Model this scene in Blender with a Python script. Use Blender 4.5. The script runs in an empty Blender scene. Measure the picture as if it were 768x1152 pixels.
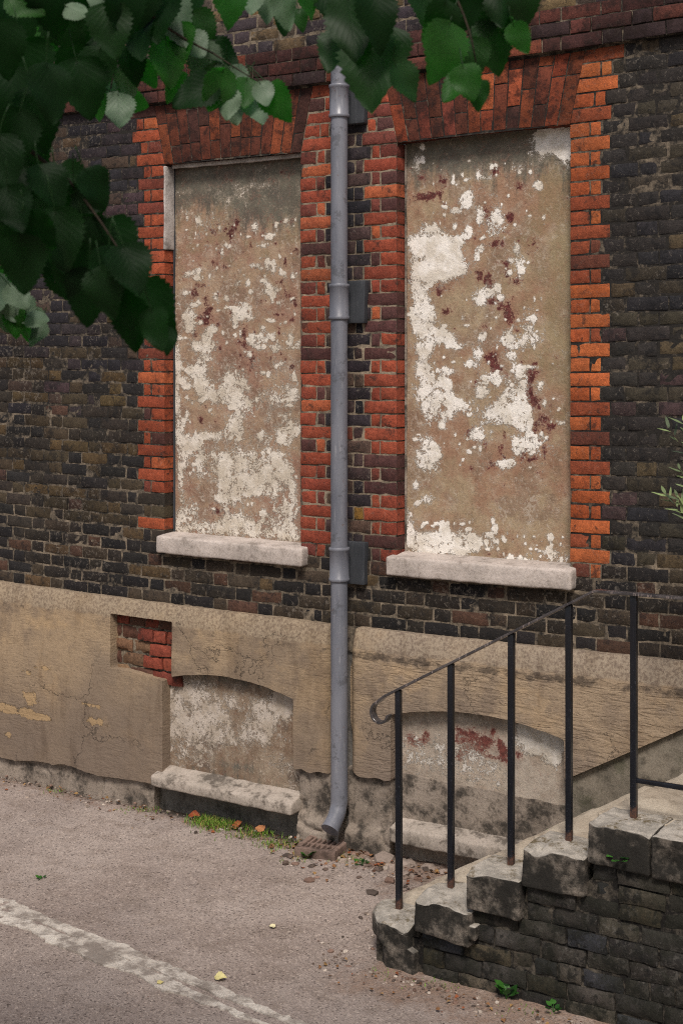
EXPOSURE = 0.45
import bpy, math, random
import numpy as np
from mathutils import Vector, noise as mnoise

random.seed(7)
RNG = np.random.RandomState(11)
SC = bpy.context.scene
COL = SC.collection

# ------------------------------------------------------------------ viewpoint
FPX, CX, CY = 1650.0, 384.0, 415.0          # focal length and principal point of the 768 x 1152 photograph
TH, D, H = math.radians(33.4), 6.95, 2.70   # yaw from the wall normal, distance from the wall, height of the camera
CT, ST = math.cos(TH), math.sin(TH)

def warp(s):
    """gentle settlement of the old wall: courses sag towards the middle"""
    return 0.004 * np.clip(np.asarray(s, float) + 4.55, -3, 3) ** 2

def on_wall(px, py, y=0.0):
    t = (px - CX) / FPX
    Z = (D + y) / (CT + t * ST)
    s = Z * (t * CT - ST)
    return s, H - (py - CY) * Z / FPX - float(warp(s))

def on_ground(px, py, z=-0.03):
    Z = (H - z) * FPX / (py - CY)
    t = (px - CX) / FPX
    return Z * (t * CT - ST), Z * (CT + t * ST) - D

def at_depth(px, py, Z):
    t = (px - CX) / FPX
    return np.array([Z * (t * CT - ST), Z * (CT + t * ST) - D, H - (py - CY) * Z / FPX])

def lin(r, g, b, k=1.0):
    f = lambda c: (c / 255 / 12.92) if c / 255 <= 0.04045 else ((c / 255 + 0.055) / 1.055) ** 2.4
    return np.array([f(r) * k, f(g) * k, f(b) * k])

# ------------------------------------------------------------------ noise
def _hash(ix, iy, iz, seed):
    with np.errstate(over='ignore'):
        h = (ix.astype(np.uint32) * np.uint32(374761393) + iy.astype(np.uint32) * np.uint32(668265263)
             + iz.astype(np.uint32) * np.uint32(2246822519) + np.uint32((seed * 3266489917) & 0xffffffff))
        h = (h ^ (h >> np.uint32(13))) * np.uint32(1274126177)
        h = h ^ (h >> np.uint32(16))
        h = (h * np.uint32(2654435761)) ^ (h >> np.uint32(7))
    return (h & np.uint32(0xffffff)).astype(float) / 0x7fffff - 1.0

def vnoise(P, scale, seed=0):
    Q = np.asarray(P, float) * scale + 1000.0
    I = np.floor(Q).astype(np.int64); f = Q - I; f = f * f * (3 - 2 * f)
    out = 0
    for dx in (0, 1):
        for dy in (0, 1):
            for dz in (0, 1):
                w = (f[:, 0] if dx else 1 - f[:, 0]) * (f[:, 1] if dy else 1 - f[:, 1]) * (f[:, 2] if dz else 1 - f[:, 2])
                out = out + w * _hash(I[:, 0] + dx, I[:, 1] + dy, I[:, 2] + dz, seed)
    return out

def fbm(P, scale, octv=3, seed=0, gain=0.5):
    a, o, t = 1.0, 0, 0.0
    for k in range(octv):
        o = o + a * vnoise(P, scale * 2 ** k, seed + 17 * k); t += a; a *= gain
    return o / t

def fbm2(U, V, scale, octv=3, seed=0, gain=0.5):
    U, V = np.asarray(U, float), np.asarray(V, float)
    P = np.stack([U.ravel(), V.ravel(), np.zeros(U.size)], 1)
    return fbm(P, scale, octv, seed, gain).reshape(U.shape)

# ------------------------------------------------------------------ objects
def empty(name, loc=(0, 0, 0), label=None, cat=None, group=None):
    o = bpy.data.objects.new(name, None); COL.objects.link(o); o.location = loc
    o.empty_display_size = 0.2
    if label: tag(o, label, cat, group)
    return o

def tag(o, label=None, cat=None, group=None, kind=None):
    if label: o['label'] = label
    if cat: o['category'] = cat
    if group: o['group'] = group
    if kind: o['kind'] = kind
    return o

def wloc(o):
    v = np.zeros(3)
    while o is not None:
        v += np.array(o.location); o = o.parent
    return v

def obj(name, verts, faces, mats, parent=None, loc=None, smooth=None, attrs=None, midx=None):
    """one mesh object; verts in world coordinates, origin at loc (or the parent's)"""
    verts = np.asarray(verts, float)
    base = wloc(parent) if parent is not None else np.zeros(3)
    org = np.array(loc, float) if loc is not None else base.copy()
    me = bpy.data.meshes.new(name)
    me.from_pydata((verts - org).tolist(), [], faces if isinstance(faces, list) else faces.tolist())
    for m in (mats if isinstance(mats, (list, tuple)) else [mats]): me.materials.append(m)
    if midx is not None: me.polygons.foreach_set('material_index', np.asarray(midx, np.int32))
    if smooth is not None:
        me.polygons.foreach_set('use_smooth', np.ones(len(me.polygons), bool))
        if smooth < 179: me.set_sharp_from_angle(angle=math.radians(smooth))
    for k, a in (attrs or {}).items():
        a = np.asarray(a, float)
        if a.ndim == 1:
            at = me.attributes.new(k, 'FLOAT', 'POINT'); at.data.foreach_set('value', a.astype(np.float32))
        elif a.shape[1] == 2:
            at = me.attributes.new(k, 'FLOAT2', 'POINT'); at.data.foreach_set('vector', a.astype(np.float32).ravel())
        else:
            at = me.attributes.new(k, 'FLOAT_COLOR', 'POINT')
            at.data.foreach_set('color', np.concatenate([a, np.ones((len(a), 1))], 1).astype(np.float32).ravel())
    me.update()
    o = bpy.data.objects.new(name, me); COL.objects.link(o)
    o.location = org - base
    if parent is not None: o.parent = parent
    return o

def joinm(parts):
    """join (verts, faces) pairs"""
    V, Fc, n = [], [], 0
    for v, f in parts:
        v = np.asarray(v, float); V.append(v)
        Fc += [[i + n for i in q] for q in (f if isinstance(f, list) else f.tolist())]
        n += len(v)
    return np.concatenate(V), Fc

def grid_faces(nu, nv):
    i = np.arange(nu - 1)[:, None] * nv + np.arange(nv - 1)[None]
    i = i.ravel()
    return np.stack([i, i + nv, i + nv + 1, i + 1], 1)

WALL = lambda u, v, d: np.stack([u, d, v + warp(u)], -1)
FLAT = lambda u, v, d: np.stack([u, v, d], -1)

def sheet(sdf, u0, u1, v0, v1, step, depth, back, frame=WALL):
    """a slab whose outline is sdf > 0 on a grid (cut cleanly along the outline); front at depth(u, v), back at `back`"""
    nu, nv = int(round((u1 - u0) / step)) + 1, int(round((v1 - v0) / step)) + 1
    us, vs = np.linspace(u0, u1, nu), np.linspace(v0, v1, nv)
    U, V = np.meshgrid(us, vs, indexing='ij')
    Fv = sdf(U, V); Fv[np.abs(Fv) < 1e-5] = 1e-5
    ins = Fv > 0
    pts = []; idx = -np.ones((nu, nv), int)
    ii, jj = np.nonzero(ins)
    idx[ii, jj] = np.arange(len(ii)); pts = list(zip(U[ii, jj], V[ii, jj]))
    cnt = ins[:-1, :-1].astype(int) + ins[1:, :-1] + ins[1:, 1:] + ins[:-1, 1:]
    faces = []
    a, b = np.nonzero(cnt == 4)
    faces += np.stack([idx[a, b], idx[a + 1, b], idx[a + 1, b + 1], idx[a, b + 1]], 1).tolist()
    cut = {}
    def cross(p, q):
        key = (p, q) if p < q else (q, p)
        if key not in cut:
            fa, fb = Fv[p], Fv[q]; t = fa / (fa - fb)
            cut[key] = len(pts)
            pts.append((U[p] + t * (U[q] - U[p]), V[p] + t * (V[q] - V[p])))
        return cut[key]
    for i, j in zip(*np.nonzero((cnt > 0) & (cnt < 4))):
        cs = [(i, j), (i + 1, j), (i + 1, j + 1), (i, j + 1)]; poly = []
        for k in range(4):
            p, q = cs[k], cs[(k + 1) % 4]
            if ins[p]: poly.append(int(idx[p]))
            if ins[p] != ins[q]: poly.append(cross(p, q))
        if len(poly) >= 3: faces.append(poly)
    P = np.array(pts); n = len(P)
    d = depth(P[:, 0], P[:, 1])
    used = {}
    for f in faces:
        for k in range(len(f)):
            e = (f[k], f[(k + 1) % len(f)]); used[e] = 1
    rim = [e for e in used if (e[1], e[0]) not in used]
    bk = {}
    extra = []
    for a_, b_ in rim:
        for v_ in (a_, b_):
            if v_ not in bk: bk[v_] = n + len(extra); extra.append(v_)
    W = frame(P[:, 0], P[:, 1], d)
    if extra:
        E_ = P[extra]; W = np.concatenate([W, frame(E_[:, 0], E_[:, 1], np.full(len(E_), back, float))])
        P = np.concatenate([P, E_])
    faces += [[b_, a_, bk[a_], bk[b_]] for a_, b_ in rim]
    return W, faces, P

def rounded_box(lo, hi, r=0.02, step=0.03, amp=0.006, seed=0, scale=9.0, shear=None, warped=False):
    lo, hi = np.array(lo, float), np.array(hi, float); c, h = (lo + hi) / 2, (hi - lo) / 2
    r = min(r, h.min() * 0.9)
    V, Fc, n = [], [], 0
    for ax in range(3):
        o = [k for k in range(3) if k != ax]
        def axis(k):
            m = max(2, int((2 * h[k] - 2 * r) / step))
            return np.concatenate([[-h[k], -h[k] + r * 0.35], np.linspace(-h[k] + r, h[k] - r, m + 1), [h[k] - r * 0.35, h[k]]])
        a0, a1 = axis(o[0]), axis(o[1])
        A, B = np.meshgrid(a0, a1, indexing='ij')
        for sg in (-1, 1):
            P = np.zeros((A.size, 3)); P[:, o[0]] = A.ravel(); P[:, o[1]] = B.ravel(); P[:, ax] = sg * h[ax]
            f = grid_faces(len(a0), len(a1))
            flip = (sg < 0) != (ax == 1)
            if flip: f = f[:, ::-1]
            V.append(P); Fc += (f + n).tolist(); n += len(P)
    V = np.concatenate(V)
    inner = np.clip(V, -(h - r), h - r); dv = V - inner; L = np.linalg.norm(dv, axis=1, keepdims=True)
    nrm = dv / np.maximum(L, 1e-9)
    V = inner + nrm * r + c
    if amp: V = V + nrm * (fbm(V, scale, 4, seed) * amp)[:, None]
    key = {}; remap = np.zeros(len(V), int); keep = []
    for i, k in enumerate(map(tuple, np.round(V, 5))):
        if k not in key: key[k] = len(keep); keep.append(i)
        remap[i] = key[k]
    V = V[keep]; out = []
    for f in Fc:
        g = []
        for i in f:
            j = int(remap[i])
            if j not in g: g.append(j)
        if len(g) > 2: out.append(g)
    if shear is not None: V = shear(V)
    if warped: V[:, 2] += warp(V[:, 0])
    return V, out

def tube(path, rad, n=12, cap=True):
    path = np.asarray(path, float); m = len(path)
    rad = np.full(m, rad, float) if np.isscalar(rad) else np.asarray(rad, float)
    T = np.gradient(path, axis=0); T /= np.linalg.norm(T, axis=1, keepdims=True)
    ref = np.array([0, 0, 1.0]) if abs(T[0][2]) < 0.9 else np.array([0, 1.0, 0])
    u = np.cross(T[0], ref); u /= np.linalg.norm(u)
    V = []
    for k in range(m):
        u = u - T[k] * u.dot(T[k]); u /= np.linalg.norm(u); w = np.cross(T[k], u)
        a = np.arange(n) * 2 * np.pi / n
        V.append(path[k] + rad[k] * (np.cos(a)[:, None] * u + np.sin(a)[:, None] * w))
    V = np.concatenate(V); Fc = []
    for k in range(m - 1):
        for i in range(n):
            j = (i + 1) % n
            Fc.append([k * n + i, k * n + j, (k + 1) * n + j, (k + 1) * n + i])
    if cap: Fc += [list(range(n))[::-1], [(m - 1) * n + i for i in range(n)]]
    return V, Fc

def ribbon(path, width_dir, w, t_dir_fn=None, t=0.008):
    """a flat bar swept along path: width along width_dir, thickness across"""
    path = np.asarray(path, float); wd = np.array(width_dir, float); T = np.gradient(path, axis=0)
    V = []
    for k in range(len(path)):
        tt = T[k] / np.linalg.norm(T[k]); nn = np.cross(tt, wd); nn /= np.linalg.norm(nn)
        c = path[k]; b = 0.0015
        for a_, b_ in ((-w / 2 + b, -t / 2), (w / 2 - b, -t / 2), (w / 2, -t / 2 + b), (w / 2, t / 2 - b), (w / 2 - b, t / 2), (-w / 2 + b, t / 2), (-w / 2, t / 2 - b), (-w / 2, -t / 2 + b)):
            V.append(c + wd * a_ + nn * b_)
    n = 8; Fc = []
    for k in range(len(path) - 1):
        for i in range(n):
            j = (i + 1) % n; Fc.append([k * n + i, k * n + j, (k + 1) * n + j, (k + 1) * n + i])
    m = len(path) - 1
    Fc += [list(range(n))[::-1], [m * n + i for i in range(n)]]
    return np.array(V), Fc

# ------------------------------------------------------------------ bricks
class Bricks:
    def __init__(self): self.c, self.n, self.col, self.wear, self.dep = [], [], [], [], []
    def quad(self, bl, br, tr, tl, nrm, col, wear=1.0, dep=0.02):
        self.c.append([bl, br, tr, tl]); self.n.append(nrm); self.col.append(col); self.wear.append(wear); self.dep.append(dep)
    def wall(self, s0, s1, z0, z1, col, wear=1.0, dep=0.02, y=0.0, top0=None, top1=None):
        t0, t1 = (s0 if top0 is None else top0), (s1 if top1 is None else top1)
        self.quad((s0, y, z0), (s1, y, z0), (t1, y, z1), (t0, y, z1), (0, -1, 0), col, wear, dep)
    def build(self, warped=True, edge=0.006, seed=3):
        C = np.array(self.c, float); N = np.array(self.n, float); W = np.array(self.wear, float); dep = np.array(self.dep, float)
        nb = len(C)
        w = np.linalg.norm(C[:, 1] - C[:, 0], axis=1); h = np.linalg.norm(C[:, 3] - C[:, 0], axis=1)
        e = edge * (0.6 + 0.6 * W)
        ew, eh = np.minimum(e / w, .3), np.minimum(e / h, .3)
        one = np.ones(nb)
        A = np.stack([0 * one, 0 * one, ew, .27 * one, .5 * one, .73 * one, 1 - ew, one, one], 1)      # (nb, 9)
        B = np.stack([0 * one, 0 * one, eh, .5 * one, 1 - eh, one, one], 1)                            # (nb, 7)
        nu, nv = A.shape[1], B.shape[1]
        a = A[:, :, None]; b = B[:, None, :]
        a, b = np.broadcast_to(a, (nb, nu, nv)), np.broadcast_to(b, (nb, nu, nv))
        P = (C[:, 0][:, None, None] * ((1 - a) * (1 - b))[..., None] + C[:, 1][:, None, None] * (a * (1 - b))[..., None]
             + C[:, 2][:, None, None] * (a * b)[..., None] + C[:, 3][:, None, None] * ((1 - a) * b)[..., None])
        I = np.arange(nu)[:, None]; J = np.arange(nv)[None]
        skirt = (I == 0) | (I == nu - 1) | (J == 0) | (J == nv - 1)
        arris = ~skirt & ((I == 1) | (I == nu - 2) | (J == 1) | (J == nv - 2))
        flat = P.reshape(-1, 3)
        W3 = np.broadcast_to(W[:, None, None], (nb, nu, nv))
        n1 = fbm(flat, 34, 3, seed).reshape(nb, nu, nv); n2 = fbm(flat, 34, 3, seed + 5).reshape(nb, nu, nv); n3 = fbm(flat, 22, 4, seed + 9).reshape(nb, nu, nv)
        rim = skirt | arris
        jw = 0.0035 * W3 * rim
        ax = (C[:, 1] - C[:, 0]) / w[:, None]; ay = (C[:, 3] - C[:, 0]) / h[:, None]
        off = -(skirt * dep[:, None, None]) - arris * (0.0026 * W3) + (~skirt) * n3 * 0.0022 * W3
        rb = RNG.uniform(-1, 1, (nb, 3))
        off = off + (~skirt) * ((rb[:, 0] * 0.002 * W)[:, None, None] + (a - .5) * (rb[:, 1] * 0.003 * W)[:, None, None] + (b - .5) * (rb[:, 2] * .002 * W)[:, None, None])
        P = P + (n1 * jw)[..., None] * ax[:, None, None] + (n2 * jw)[..., None] * ay[:, None, None] + off[..., None] * N[:, None, None]
        V = P.reshape(-1, 3)
        if warped: V[:, 2] += warp(V[:, 0])
        f = grid_faces(nu, nv)
        Fc = (f[None] + (np.arange(nb) * nu * nv)[:, None, None]).reshape(-1, 4)
        col = np.repeat(np.array(self.col, float), nu * nv, axis=0)
        bid = np.repeat(RNG.uniform(0, 1, nb), nu * nv)
        return V, Fc, col, bid

def bez(a, b, c, n=14):
    t = np.linspace(0, 1, n)[:, None]; a, b, c = map(np.array, (a, b, c))
    return (1 - t) ** 2 * a + 2 * t * (1 - t) * b + t ** 2 * c
# ------------------------------------------------------------------ materials
class M:
    """small node-graph writer"""
    def __init__(self, name):
        self.m = bpy.data.materials.new(name); self.m.use_nodes = True
        self.t = self.m.node_tree; self.t.nodes.clear()
        self.out = self.t.nodes.new('ShaderNodeOutputMaterial')
        self.b = self.t.nodes.new('ShaderNodeBsdfPrincipled')
        self.t.links.new(self.b.outputs[0], self.out.inputs['Surface'])
        self.tc = self.t.nodes.new('ShaderNodeTexCoord')
        self.co = self.tc.outputs['Object']
    def set(self, sock, v):
        if hasattr(v, 'is_output'): self.t.links.new(v, sock)
        elif v is not None:
            if sock.type == 'RGBA': v = tuple(float(x) for x in v)[:3] + (1.0,)
            elif sock.type == 'VECTOR' and not np.isscalar(v): v = tuple(float(x) for x in v)
            sock.default_value = v
    def n(self, ty, **kw):
        nd = self.t.nodes.new(ty)
        for k, v in kw.items():
            if k.startswith('_'): setattr(nd, k[1:], v)
        for k, v in kw.items():
            if not k.startswith('_'):
                self.set(nd.inputs[int(k[1:]) if k[0] == 'i' and k[1:].isdigit() else k], v)
        return nd
    def attr(self, name, fac=True):
        a = self.n('ShaderNodeAttribute', _attribute_name=name)
        return a.outputs['Fac'] if fac else a.outputs['Color']
    def noise(self, scale, detail=4, rough=.55, co=None, dist=0.0):
        return self.n('ShaderNodeTexNoise', Vector=co or self.co, Scale=scale, Detail=detail, Roughness=rough, Distortion=dist).outputs['Fac']
    def voro(self, scale, feat='F1', co=None):
        return self.n('ShaderNodeTexVoronoi', _feature=feat, Vector=co or self.co, Scale=scale)
    def map(self, scale, loc=(0, 0, 0)):
        return self.n('ShaderNodeMapping', Vector=self.co, Scale=scale, Location=loc).outputs[0]
    def math(self, op, a, b=0.0, c=None, clamp=False):
        nd = self.n('ShaderNodeMath', _operation=op, _use_clamp=clamp)
        self.set(nd.inputs[0], a); self.set(nd.inputs[1], b)
        if c is not None: self.set(nd.inputs[2], c)
        return nd.outputs[0]
    def ramp(self, v, lo, hi, to0=0.0, to1=1.0):
        nd = self.n('ShaderNodeMapRange', _interpolation_type='SMOOTHSTEP'); 
        for k, x in zip(('Value', 'From Min', 'From Max', 'To Min', 'To Max'), (v, lo, hi, to0, to1)): self.set(nd.inputs[k], x)
        return nd.outputs[0]
    def mix(self, f, a, b, mode='MIX'):
        nd = self.n('ShaderNodeMix', _data_type='RGBA', _blend_type=mode)
        self.set(nd.inputs[0], f); self.set(nd.inputs[6], a); self.set(nd.inputs[7], b)
        return nd.outputs[2]
    def bump(self, h, strength=.5, dist=.004, prev=None):
        nd = self.n('ShaderNodeBump', Strength=strength, Distance=dist, Height=h)
        if prev is not None: self.set(nd.inputs['Normal'], prev)
        return nd.outputs[0]
    def xyz(self):
        nd = self.n('ShaderNodeSeparateXYZ', Vector=self.co); return nd.outputs
    def fin(self, color, rough=.9, normal=None, spec=.25, metal=None):
        self.set(self.b.inputs['Base Color'], color); self.set(self.b.inputs['Roughness'], rough)
        self.set(self.b.inputs['Specular IOR Level'], spec)
        if normal is not None: self.set(self.b.inputs['Normal'], normal)
        if metal is not None: self.set(self.b.inputs['Metallic'], metal)
        return self.m

def mat_brick(name, grime=.55, grimecol=(.010, .010, .011), smear=.25, moss=0.0, crust=.6, clo=.54, chi=.62, smearcol=(.24, .21, .175)):
    m = M(name)
    c = m.attr('tint', False)
    n1 = m.noise(30, 6, .7); n2 = m.noise(9, 7, .68); n3 = m.noise(150, 4, .65); n4 = m.noise(1.7, 5, .62)
    c = m.mix(m.ramp(n1, .40, .60, .55, 0), c, m.mix(1.0, c, (.42, .40, .40), 'MULTIPLY'))
    c = m.mix(m.ramp(n3, .50, .68, 0, .45), c, m.mix(1.0, c, (1.9, 1.75, 1.55), 'MULTIPLY'))
    c = m.mix(m.ramp(n3, .30, .48, .5, 0), c, m.mix(1.0, c, (.45, .43, .42), 'MULTIPLY'))
    c = m.mix(m.math('MULTIPLY', m.ramp(n4, .40, .62), grime), c, m.mix(1.0, c, (.45, .45, .47), 'MULTIPLY'))
    cr = m.ramp(m.math('ADD', m.math('MULTIPLY', n2, .55), m.math('MULTIPLY', n1, .45)), clo, chi)
    c = m.mix(m.math('MULTIPLY', cr, crust), c, grimecol)
    s = m.ramp(m.math('ADD', m.math('MULTIPLY', m.noise(42, 8, .75, dist=.8), .7), m.math('MULTIPLY', n4, .3)), .555, .60)
    c = m.mix(m.math('MULTIPLY', s, smear), c, smearcol)
    if moss:
        mm = m.ramp(m.math('ADD', m.math('MULTIPLY', m.noise(5, 7, .7), .7), m.math('MULTIPLY', n3, .3)), .44, .56)
        c = m.mix(m.math('MULTIPLY', mm, moss), c, (.014, .0145, .010))
    nb = m.bump(n3, .55, .004); nb = m.bump(n1, .75, .008, nb)
    return m.fin(c, m.ramp(n1, .3, .7, .8, .98), nb, .18)

def mat_mortar(name, dark, pale):
    m = M(name)
    p = m.attr('pale')
    n1 = m.noise(22, 6, .7); n2 = m.noise(120, 3, .6); n3 = m.noise(4, 4, .6)
    f = m.math('ADD', p, m.math('MULTIPLY', m.math('SUBTRACT', m.math('ADD', m.math('MULTIPLY', n1, .6), m.math('MULTIPLY', n3, .4)), .5), 4.0), clamp=True)
    c = m.mix(f, dark, pale)
    c = m.mix(m.ramp(n2, .35, .75, 0, .5), c, m.mix(1.0, c, (.45, .43, .42), 'MULTIPLY'))
    return m.fin(c, .95, m.bump(n2, .6, .004, m.bump(n1, .6, .008)), .15)

def mat_plaster(name, base_a, base_b, base_c, white, red, white2=None, scuff=.5, jagk=1.0):
    """old stucco of a blocked opening: bare coat, flaking paint (attr white), older red paint (attr red), algae (attr stain)"""
    m = M(name)
    n0 = m.noise(2.4, 6, .65); n1 = m.noise(8, 7, .68); n2 = m.noise(50, 6, .72); n3 = m.noise(190, 3, .6); n4 = m.noise(4.5, 5, .6, co=m.map((1, 1, 1), (3, 1, 7)))
    st = m.noise(7, 7, .7, co=m.map((3.4, 3.4, .55)))
    c = m.mix(m.ramp(n0, .42, .58), base_a, base_b)
    c = m.mix(m.ramp(n4, .48, .60, 0, .8), c, base_c)
    c = m.mix(m.ramp(n1, .50, .60, 0, .5), c, m.mix(1.0, c, (.72, .68, .66), 'MULTIPLY'))
    c = m.mix(m.ramp(n1, .34, .47, .45, 0), c, m.mix(.6, c, lin(182, 170, 152)))
    c = m.mix(m.ramp(st, .50, .66, 0, .35), c, m.mix(1.0, c, (.62, .60, .58), 'MULTIPLY'))
    c = m.mix(m.ramp(n2, .52, .70, 0, .5), c, m.mix(1.0, c, (.60, .55, .52), 'MULTIPLY'))
    c = m.mix(m.ramp(n3, .50, .70, 0, .35), c, m.mix(1.0, c, (1.35, 1.3, 1.25), 'MULTIPLY'))
    # pale scuffs and dark nicks
    sc = m.ramp(m.math('ADD', m.math('MULTIPLY', m.noise(26, 9, .78, dist=1.2), .75), m.math('MULTIPLY', n4, .25)), .545, .585)
    c = m.mix(m.math('MULTIPLY', sc, scuff), c, lin(192, 182, 168))
    sp = m.ramp(m.noise(40, 7, .72, dist=.5), .655, .69)
    c = m.mix(m.math('MULTIPLY', sp, .65), c, (.05, .045, .042))
    jn = m.noise(14, 9, .74, dist=.5)
    jag = m.math('ADD', m.math('MULTIPLY', m.math('SUBTRACT', jn, .5), 2.2 * jagk), m.math('MULTIPLY', m.math('SUBTRACT', m.noise(50, 9, .8, dist=1.0), .5), 3.0 * jagk))
    gr = m.math('ADD', m.attr('green'), m.math('MULTIPLY', m.math('SUBTRACT', n1, .5), 2.4))
    c = m.mix(m.ramp(gr, .25, 1.0, 0, .5), c, lin(136, 124, 94))
    stn = m.math('ADD', m.attr('stain'), m.math('MULTIPLY', m.math('SUBTRACT', m.math('ADD', m.math('MULTIPLY', st, .7), m.math('MULTIPLY', n2, .3)), .5), 3.2))
    c = m.mix(m.ramp(stn, .30, 1.05, 0, .80), c, m.mix(m.ramp(n1, .4, .6), (.052, .058, .052), (.095, .100, .085)))
    rf = m.math('ADD', m.attr('red'), jag)
    c = m.mix(m.ramp(rf, .05, .5, 0, .42), c, m.mix(.40, base_b, m.mix(.5, red, lin(170, 110, 100))))
    rm = m.ramp(rf, .50, .54)
    c = m.mix(m.math('MULTIPLY', rm, .92), c, m.mix(m.ramp(n2, .4, .6), red, m.mix(1.0, red, (.45, .4, .45), 'MULTIPLY')))
    jag2 = m.math('ADD', m.math('MULTIPLY', m.math('SUBTRACT', m.noise(12, 9, .74, dist=.6, co=m.map((1, 1, 1), (11, 3, 5))), .5), 2.4 * jagk), m.math('MULTIPLY', m.math('SUBTRACT', m.noise(48, 9, .8, dist=1.2), .5), 3.0 * jagk))
    wf = m.math('ADD', m.attr('white'), jag2)
    wm = m.ramp(wf, .50, .525)
    c = m.mix(m.ramp(wf, .12, .42, 0, .25), c, lin(184, 168, 148))
    c = m.mix(m.math('MULTIPLY', m.ramp(wf, .34, .50), m.ramp(n2, .46, .54, .1, .6)), c, lin(196, 184, 168))
    edge = m.math('MULTIPLY', m.ramp(wf, .43, .495), m.math('SUBTRACT', 1.0, wm))
    c = m.mix(m.math('MULTIPLY', edge, .5), c, m.mix(1.0, c, (.45, .4, .38), 'MULTIPLY'))  # dark rim round flakes paints the shade of their thickness
    wc = m.mix(m.ramp(n1, .42, .60), white, white2 if white2 is not None else m.mix(1.0, white, (.78, .75, .70), 'MULTIPLY'))
    wc = m.mix(m.ramp(n2, .54, .66, 0, .3), wc, m.mix(1.0, wc, (.7, .66, .62), 'MULTIPLY'))
    c = m.mix(wm, c, wc)
    hgt = m.math('ADD', m.math('MULTIPLY', wm, 1.0), m.math('MULTIPLY', n2, .6))
    nb = m.bump(hgt, 1.0, .008, m.bump(n3, .4, .003))
    return m.fin(c, m.math('SUBTRACT', .93, m.math('MULTIPLY', wm, .12)), nb, .2)

def mat_render():
    """combed ochre render of the plinth"""
    m = M('combed_ochre_render')
    x = m.xyz()
    w1 = m.noise(1.0, 3, .55, co=m.map((6.5, 6.5, 43)), dist=1.1)
    n0 = m.noise(1.5, 6, .65); n1 = m.noise(6, 7, .68); n2 = m.noise(60, 6, .7); n3 = m.noise(2.7, 6, .65, co=m.map((1, 1, 1), (5, 2, 9))); n5 = m.noise(200, 3, .6)
    c = m.mix(m.ramp(n0, .42, .58), lin(150, 131, 107), lin(129, 114, 97))
    c = m.mix(m.ramp(n3, .53, .66, 0, .6), c, lin(166, 142, 110))
    c = m.mix(m.ramp(n1, .46, .66, 0, .55), c, lin(118, 103, 88))
    c = m.mix(m.ramp(n2, .5, .68, 0, .45), c, m.mix(1.0, c, (.58, .54, .52), 'MULTIPLY'))
    c = m.mix(m.ramp(n5, .5, .7, 0, .3), c, m.mix(1.0, c, (1.35, 1.3, 1.25), 'MULTIPLY'))
    lo = m.math('ADD', m.math('MULTIPLY', m.math('SUBTRACT', n1, .5), 1.0), x[2])
    c = m.mix(m.ramp(lo, .25, .95, .80, 0), c, lin(112, 99, 88))
    tp = m.math('ADD', m.attr('top'), m.math('MULTIPLY', m.math('SUBTRACT', n1, .5), 1.8))
    c = m.mix(m.ramp(tp, .4, .9, 0, .75), c, m.mix(m.ramp(n2, .42, .6), lin(150, 136, 116), lin(112, 98, 84)))
    c = m.mix(m.ramp(m.math('ADD', m.attr('soot'), m.math('MULTIPLY', m.math('SUBTRACT', m.noise(12, 8, .74), .5), 2.6)), .45, .9, 0, .72), c, lin(66, 58, 50))
    dr = m.noise(3.0, 6, .65, co=m.map((2.2, 2.2, .45), (4, 0, 2)))
    c = m.mix(m.ramp(dr, .52, .66, 0, .5), c, m.mix(1.0, c, (.60, .56, .53), 'MULTIPLY'))
    sp = m.ramp(m.math('ADD', m.attr('spall'), m.math('MULTIPLY', m.math('SUBTRACT', m.noise(13, 8, .74, dist=.5), .5), 2.2)), .5, .54)
    c = m.mix(m.math('MULTIPLY', sp, .7), c, lin(164, 138, 102))
    rip = m.math('MULTIPLY', m.ramp(m.noise(2.2, 4, .5), .38, .60, .25, 1.0), m.math('SUBTRACT', 1.0, m.attr('top')))
    c = m.mix(m.ramp(x[0], -.05, .4, 0, .40), c, m.mix(1.0, c, (.92, .97, 1.12), 'MULTIPLY'))
    rip = m.math('MULTIPLY', rip, m.ramp(x[0], -.3, .6, .28, .85))
    hw = m.math('MULTIPLY', m.ramp(w1, .38, .58), rip)
    c = m.mix(m.math('MULTIPLY', m.ramp(w1, .37, .47, .20, 0), rip), c, m.mix(1.0, c, (.55, .51, .47), 'MULTIPLY'))  # groove shade painted into the render colour
    c = m.mix(m.math('MULTIPLY', m.ramp(w1, .54, .64, 0, .08), rip), c, m.mix(1.0, c, (1.3, 1.27, 1.22), 'MULTIPLY'))  # ridge highlight painted into the render colour
    vd = m.n('ShaderNodeTexVoronoi', _feature='DISTANCE_TO_EDGE', Vector=m.n('ShaderNodeVectorMath', _operation='ADD', i0=m.co, i1=m.n('ShaderNodeVectorMath', _operation='SCALE', i0=m.n('ShaderNodeTexNoise', Vector=m.co, Scale=4.0, Detail=6, Roughness=.65).outputs['Color'], Scale=.45).outputs[0]).outputs[0], Scale=1.15).outputs['Distance']
    crk = m.math('MULTIPLY', m.ramp(vd, .0, .006, 1, 0), m.ramp(m.noise(1.3, 3, .5), .47, .55))
    c = m.mix(m.math('MULTIPLY', crk, .75), c, (.035, .03, .026))
    nb = m.bump(n2, .6, .006); nb = m.bump(m.math('SUBTRACT', 1.0, crk), .6, .006, nb); nb = m.bump(hw, .5, .008, nb); nb = m.bump(n1, .5, .02, nb); nb = m.bump(m.math('SUBTRACT', 1.0, sp), .9, .012, nb)
    return m.fin(c, .93, nb, .18)

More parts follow.
